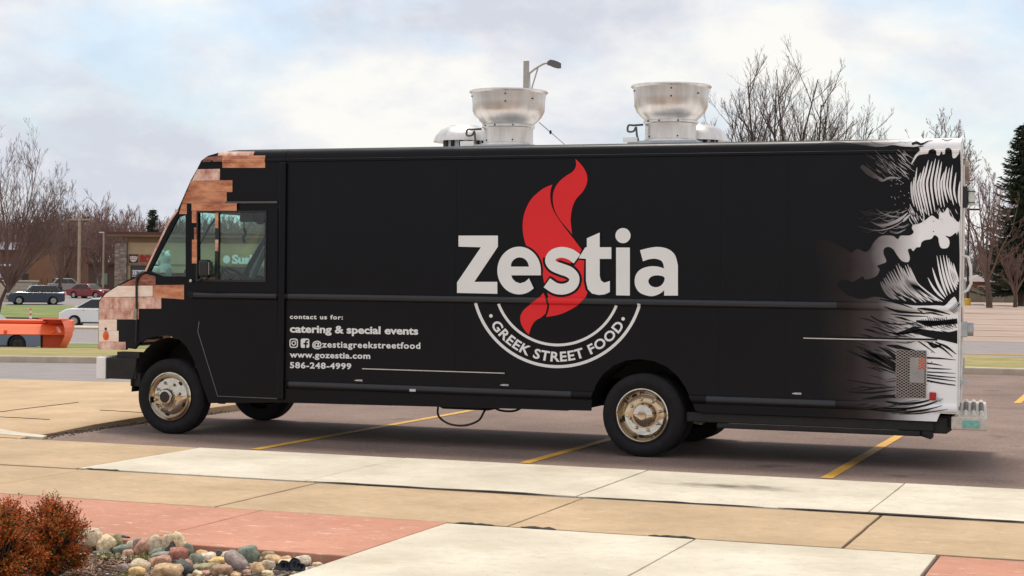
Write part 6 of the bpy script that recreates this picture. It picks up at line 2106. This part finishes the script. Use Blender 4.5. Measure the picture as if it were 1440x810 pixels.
ROCKS = [
 (129, 752, 28, 17, 'beige', 'large pale beige rock right of the red shrub at the back of the bed', 0, 0),
 (121.5, 768, 29, 17, 'brown', 'blocky brown rock touching the red shrub', .6, 0),
 (150.7, 764, 27, 20, 'cream', 'cream rock with a rust spot behind the left grass tuft', .1, .25),
 (139.6, 763, 12, 13, 'blue', 'small blue grey rock between the beige rock and the cream rust spotted rock', 0, 0),
 (165, 757, 13, 13, 'olive', 'small olive rock behind the black plastic scrap', 0, .3),
 (174, 774, 26, 15, 'teal', 'flat teal grey rock in front of the black plastic scrap', .3, .15),
 (186, 766, 15, 11, 'pale', 'small cream rock just right of the black plastic scrap', 0, 0),
 (196, 764, 16, 13, 'mauve', 'mauve grey rock left of the big ridged brown rock', 0, .2),
 (181, 779, 16, 12, 'pink', 'small pinkish rock between the two grass tufts', 0, 0),
 (202, 770, 26, 22, 'rose', 'big ridged pinkish brown rock slanting behind the right grass tuft', .2, .7),
 (219, 764, 20, 18, 'beige', 'rounded beige rock leaning on the ridged brown rock', .2, 0),
 (237.5, 758, 18, 14, 'beige', 'dull beige rock left of the upright cream stone', 0, 0),
 (254, 759, 13, 23, 'cream', 'upright elongated cream yellow stone at the back of the pile', 0, .45),
 (242, 767, 18, 14, 'slate', 'dark slate rock under the upright cream stone', .3, 0),
 (251, 781, 27, 21, 'red', 'dark red rock in the middle of the pile', .4, 0),
 (225, 775, 28, 12, 'green', 'flat grey green rock above the long grey rock', 0, .05),
 (226, 783, 27, 14, 'grey', 'long grey rock left of the dark red rock', 0, .05),
 (225, 792, 30, 20, 'rose', 'brown rose rock behind the large front tan rock', .3, .25),
 (236, 804, 40, 22, 'tan', 'large tan rock cut by the bottom edge left of the slate slab', .45, 0),
 (198, 798, 28, 22, 'beige', 'tan beige rock in front of the right grass tuft', .1, -.2),
 (193, 805, 23, 15, 'yellow', 'yellowish tan rock at the bottom edge in front of the beige one', .1, 0),
 (174, 801, 16, 15, 'mauve', 'grey brown rock at the left end of the front row', .3, -.5),
 (258, 801, 27, 20, 'slate', 'dark slate slab right of the large front tan rock', .5, -.5),
 (265, 772, 13, 15, 'green', 'grey green rock right of the upright cream stone', 0, 0),
 (275, 788, 21, 18, 'green', 'smooth grey green oval rock right of the dark red rock', 0, -.3),
 (256, 772, 11, 9, 'tan', 'small tan rock above the dark red rock', 0, 0),
 (265, 794, 13, 14, 'rose', 'small reddish tan rock below the grey green oval', .2, .4),
 (146, 776.5, 24, 8, 'blue', 'flat blue grey rock half sunk left of the left grass tuft', 0, 0),
 (157, 774, 9, 7, 'mauve', 'tiny mauve rock in front of the cream rust spotted rock', 0, 0),
 (293, 784, 23, 14, 'pale', 'pale cream rock behind the flat yellow rock', .2, .15),
 (286, 799, 29, 12, 'olive', 'flat olive brown rock in front of the flat yellow rock', .2, .12),
 (284, 778, 17, 8, 'tan', 'flat tan rock at the back near the red slab edge', 0, 0),
 (278, 807, 15, 9, 'cream', 'cream rock at the bottom edge right of the slate slab', 0, 0),
 (290, 807, 11, 9, 'pink', 'small pink rock at the bottom edge left of the lumpy brown rock', 0, 0),
 (146.5, 755, 7, 7, 'green', 'tiny green grey rock behind the cream rust spotted rock', 0, 0),
 (212, 795, 10, 10, 'olive', 'small olive rock wedged behind the front beige rock', 0, 0),
 (349.7, 782, 29, 28, 'teal', 'big teal green boulder standing at the back of the bed', .35, .1),
 (362, 800, 19, 19, 'tan', 'smooth round tan rock in front of the teal boulder', 0, 0),
 (333, 794, 34, 20, 'mauve', 'long wood like mauve brown stone slanting left of the teal boulder', .2, -.75),
 (312, 803, 29, 17, 'brown', 'lumpy brown rock at the bottom edge left of the slanting stone', .4, 0),
 (309, 789, 29, 11, 'yellow', 'flat yellow rock left of the slanting wood like stone', .3, .05),
 (309, 777, 10, 7, 'slate', 'tiny dark slate rock near the red slab edge', .2, 0),
 (378, 796, 18, 17, 'beige', 'beige rock right of the round tan rock', .2, 0),
 (377, 779.6, 17, 9, 'olive', 'dark olive rock right behind the teal boulder', 0, 0),
 (385, 785.4, 23, 10, 'tan', 'flat tan rock in front of the dark olive rock', 0, -.1),
 (402, 785, 14, 6, 'tan', 'small flat tan rock against the red slab edge at right', 0, 0),
 (407, 793, 31, 14, 'cream', 'wide cream rock behind the black folded plastic', .2, 0),
 (425.5, 790, 22, 16, 'pale', 'rounded pinkish white rock near the right end of the bed', 0, 0),
 (425, 804, 17, 12, 'pale', 'whitish rock right of the black folded plastic', 0, 0),
 (445, 795, 13, 8, 'cream', 'small white tan rock next to the slab corner', .2, 0),
 (453, 796, 8, 6, 'grey', 'tiny grey rock in the corner of the slabs', 0, 0),
 (438, 801, 14, 9, 'mauve', 'brown mauve rock beside the pale slab edge', .2, 0),
 (368, 787, 11, 8, 'beige', 'small beige rock touching the right side of the teal boulder', 0, 0),
 (321, 778.5, 19, 6, 'pale', 'flat pale grey rock against the red slab edge behind the slanting stone', 0, 0),
 (376, 807, 16, 9, 'cream', 'cream rock at the bottom edge in front of the beige rock', 0, 0),
 (331, 809, 14, 8, 'tan', 'small tan rock at the bottom edge below the slanting stone', 0, 0),
 (347, 806, 12, 9, 'rose', 'small reddish rock at the bottom edge left of the round tan rock', .2, 0),
 (394, 789, 9, 7, 'grey', 'tiny grey rock between the flat tan rock and the wide cream rock', 0, 0),
 (301, 795, 9, 7, 'grey', 'tiny grey rock under the flat yellow rock', 0, 0),
]
for i, r in enumerate(ROCKS):
    rock(r[0], r[1], r[2], r[3], r[4], r[5], r[6], r[7], i)
# small pebbles filling the gaps between the rocks
mb = MB()
rs = random.Random(44)
for i in range(900):
    x, y = rs.uniform(-1.9, .03), rs.uniform(-7.7, -6.77)
    if x < -1.25 and y < -7.05:
        continue
    r = rs.uniform(.006, .018)
    c = Vector((x, y, Z_BED + .012))
    s_ = (rs.uniform(.8, 1.4), rs.uniform(.8, 1.4), rs.uniform(.5, .9))
    mb.ball(c, r, 4, s_)
o = mb.build('pebbles', mat('mixed pebbles', (0.13, 0.10, 0.08), .85, var=0, col2=(0.58, 0.47, 0.36), island=.9), smooth=True, fix=False)
o['kind'] = 'stuff'
tag(o, 'small mixed pebbles filling the gaps between the river rocks', 'pebbles')
# black plastic pieces among the rocks
p = gnd(170, 772, Z_BED)
pts = [(p.x - .045, p.y, Z_BED + .03), (p.x - .01, p.y + .01, Z_BED + .065), (p.x + .03, p.y, Z_BED + .072), (p.x + .06, p.y - .01, Z_BED + .066)]
o = MB().tube([tuple(q) for q in spline(pts, 4)], [.03, .028, .026, .024, .022, .02, .018, .018, .017, .017, .018, .019, .02][:13], 10).build('plastic_scrap', M_PLAST, smooth=True)
tag(o, 'short black plastic pipe scrap lying behind the left grass tuft', 'plastic scrap')
p = gnd(404, 812, Z_BED)
mb = MB()
for k, (dx, hh, wd_) in enumerate(((-.045, .055, .05), (.02, .072, .055), (.05, .04, .05))):
    A = []
    for i in range(7):
        u = i / 6
        A += [(p.x + dx - wd_ * (1 - u * .8) + .02 * u, p.y + .012 * k + .02 * math.sin(u * 3), Z_BED + .02 + hh * math.sin(u * 1.57) + .02), (p.x + dx + wd_ * (1 - u * .9) + .02 * u, p.y + .012 * k + .035 * math.sin(u * 3), Z_BED + .02 + hh * math.sin(u * 1.4) + .02)]
    mb.add(A, [(2 * i, 2 * i + 1, 2 * i + 3, 2 * i + 2) for i in range(6)])
o = mb.build('folded_plastic', mat('navy plastic', (0.010, 0.011, 0.018), .35), smooth=True, fix=False)
sm = o.modifiers.new('solid', 'SOLIDIFY')
sm.thickness = .004
tag(o, 'black folded plastic sheet at the bottom edge among the rocks', 'plastic sheet')
# grass tufts
M_BLADE = mat('fresh grass blades', (0.16, 0.22, 0.03), .7, var=0, col2=(0.42, 0.44, 0.10), island=.9)
for px, py, wpx, n, lab in ((150, 786, 20, 70, 'left bright green grass tuft in the mulch'), (202, 789, 32, 110, 'right bright green grass tuft among the rocks'), (176, 812, 14, 30, 'small grass tuft at the bottom edge by the grey brown rock')):
    b = gnd(px, py, Z_BED)
    t = thing('grass_tuft', lab, 'grass tuft', tuple(b), 0, 'grass tufts in the planting bed')
    mb = MB()
    rs = random.Random(int(px))
    for k in range(n):
        x = rs.gauss(0, wpx / 230 / 2.4)
        y = rs.gauss(0, .02)
        hh = rs.uniform(.025, .065)
        le = Vector((rs.gauss(0, .35), rs.gauss(0, .35), 1)).normalized()
        sd = Vector((rs.gauss(0, 1), rs.gauss(0, 1), 0)).normalized() * .0028
        b0_, b1 = Vector((x, y, -.01)), Vector((x, y, 0)) + le * hh * .6
        tp_ = b1 + Vector((le.x * 1.4, le.y * 1.4, .7)) * hh * .4
        mb.add([b0_ - sd, b0_ + sd, b1 + sd * .8, b1 - sd * .8, tp_], [(0, 1, 2, 3), (3, 2, 4)])
    mb.build('blades', M_BLADE, t, fix=False)
# red brown evergreen shrubs
def shrub(label, px, pyc, rpx, seed, n_tw, depth_row):
    base = gnd(px, depth_row, Z_BED)
    dep = (base - CAM).dot(FW)
    R = rpx * dep / F_PX
    ctr = CAM + ray(px, pyc) * dep
    t = thing('evergreen_shrub', label, 'shrub', tuple(base), 0, 'red brown shrubs at the lower left')
    C = ctr - base
    rs = random.Random(seed)
    st, fo = MB(), MB()
    heads = [(Vector((rs.gauss(0, 1), rs.gauss(0, 1), rs.gauss(0, 1) + .25)).normalized(), rs.uniform(.74, 1.12)) for _ in range(85)]
    for k in range(n_tw):
        hv, hr = rs.choice(heads)
        u = (hv + Vector((rs.gauss(0, .13), rs.gauss(0, .13), rs.gauss(0, .13)))).normalized()
        rr = R * hr * rs.uniform(.30, 1.0) ** .5 * (1 + .30 * noise.noise(u * 2.6 + Vector((seed, 0, 0))) + .14 * noise.noise(u * 7))
        e = C + Vector((u.x * rr, u.y * rr, u.z * rr * 1.02))
        if e.z < .02:
            continue
        s0 = C * .3 + (e - C) * .25
        if k % 5 == 0:
            st.tube([Vector((0, 0, -.03)) + u * .01, s0, e], [.006, .004, .0015], 4, cap=False)
        # sprig: a short shoot with paired little leaves
        d = (u + Vector((rs.gauss(0, .28), rs.gauss(0, .28), rs.uniform(.2, .75)))).normalized()
        L = rs.uniform(.04, .10)
        for q in range(11):
            c = e + d * (L * (q / 10 - .35))
            o_ = Vector((rs.gauss(0, 1), rs.gauss(0, 1), rs.gauss(0, .6)))
            o_ = (o_ - d * o_.dot(d)).normalized()
            ld = (d * .75 + o_ * .75).normalized()
            ln = rs.uniform(.010, .018)
            w = ld.cross(o_.cross(d)).normalized() * ln * .30 if ld.cross(o_.cross(d)).length > 1e-4 else d.orthogonal() * ln * .3
            w = d.cross(o_).normalized() * ln * .32
            fo.add([c, c + ld * ln * .5 + w, c + ld * ln, c + ld * ln * .5 - w], [(0, 1, 2, 3)])
    st.build('stem', M_BARK, t, fix=False)
    mtl = bpy.data.materials.new('rust and olive leaves')
    mtl.use_nodes = True
    nt = mtl.node_tree
    b = nt.nodes['Principled BSDF']
    b.inputs['Roughness'].default_value = .6
    b.inputs['Specular IOR Level'].default_value = .3
    g_ = nd(nt, 'ShaderNodeNewGeometry')
    tc = nd(nt, 'ShaderNodeTexCoord')
    nz = nd(nt, 'ShaderNodeTexNoise', Scale=9, Detail=3)
    nt.links.new(tc.outputs['Object'], nz.inputs['Vector'])
    mx = nt.nodes.new('ShaderNodeMix')
    mx.data_type = 'FLOAT'
    mx.inputs['Factor'].default_value = .55
    nt.links.new(nz.outputs['Fac'], mx.inputs['A'])
    nt.links.new(g_.outputs['Random Per Island'], mx.inputs['B'])
    cr = nt.nodes.new('ShaderNodeValToRGB')
    el = cr.color_ramp.elements
    stops = [(.14, (.050, .060, .012)), (.34, (.17, .11, .014)), (.50, (.40, .070, .010)), (.70, (.56, .095, .012)), (.92, (.58, .24, .05))]
    while len(el) < len(stops):
        el.new(.5)
    for e_, (p_, c_) in zip(el, stops):
        e_.position, e_.color = p_, (*c_, 1)
    nt.links.new(mx.outputs['Result'], cr.inputs['Fac'])
    nt.links.new(cr.outputs['Color'], b.inputs['Base Color'])
    fo.build('foliage', mtl, t, fix=False)
    return t
shrub('rust red evergreen shrub left of the rocks with its whole right side in view', 70, 760, 46, 3, 2900, 822)
shrub('rust and olive shrub cut off by the left edge of the picture', -8, 776, 60, 4, 3400, 850)

# ================================================================ tidy up
for o in bpy.data.objects:
    if '_loc' in o.keys():
        del o['_loc']
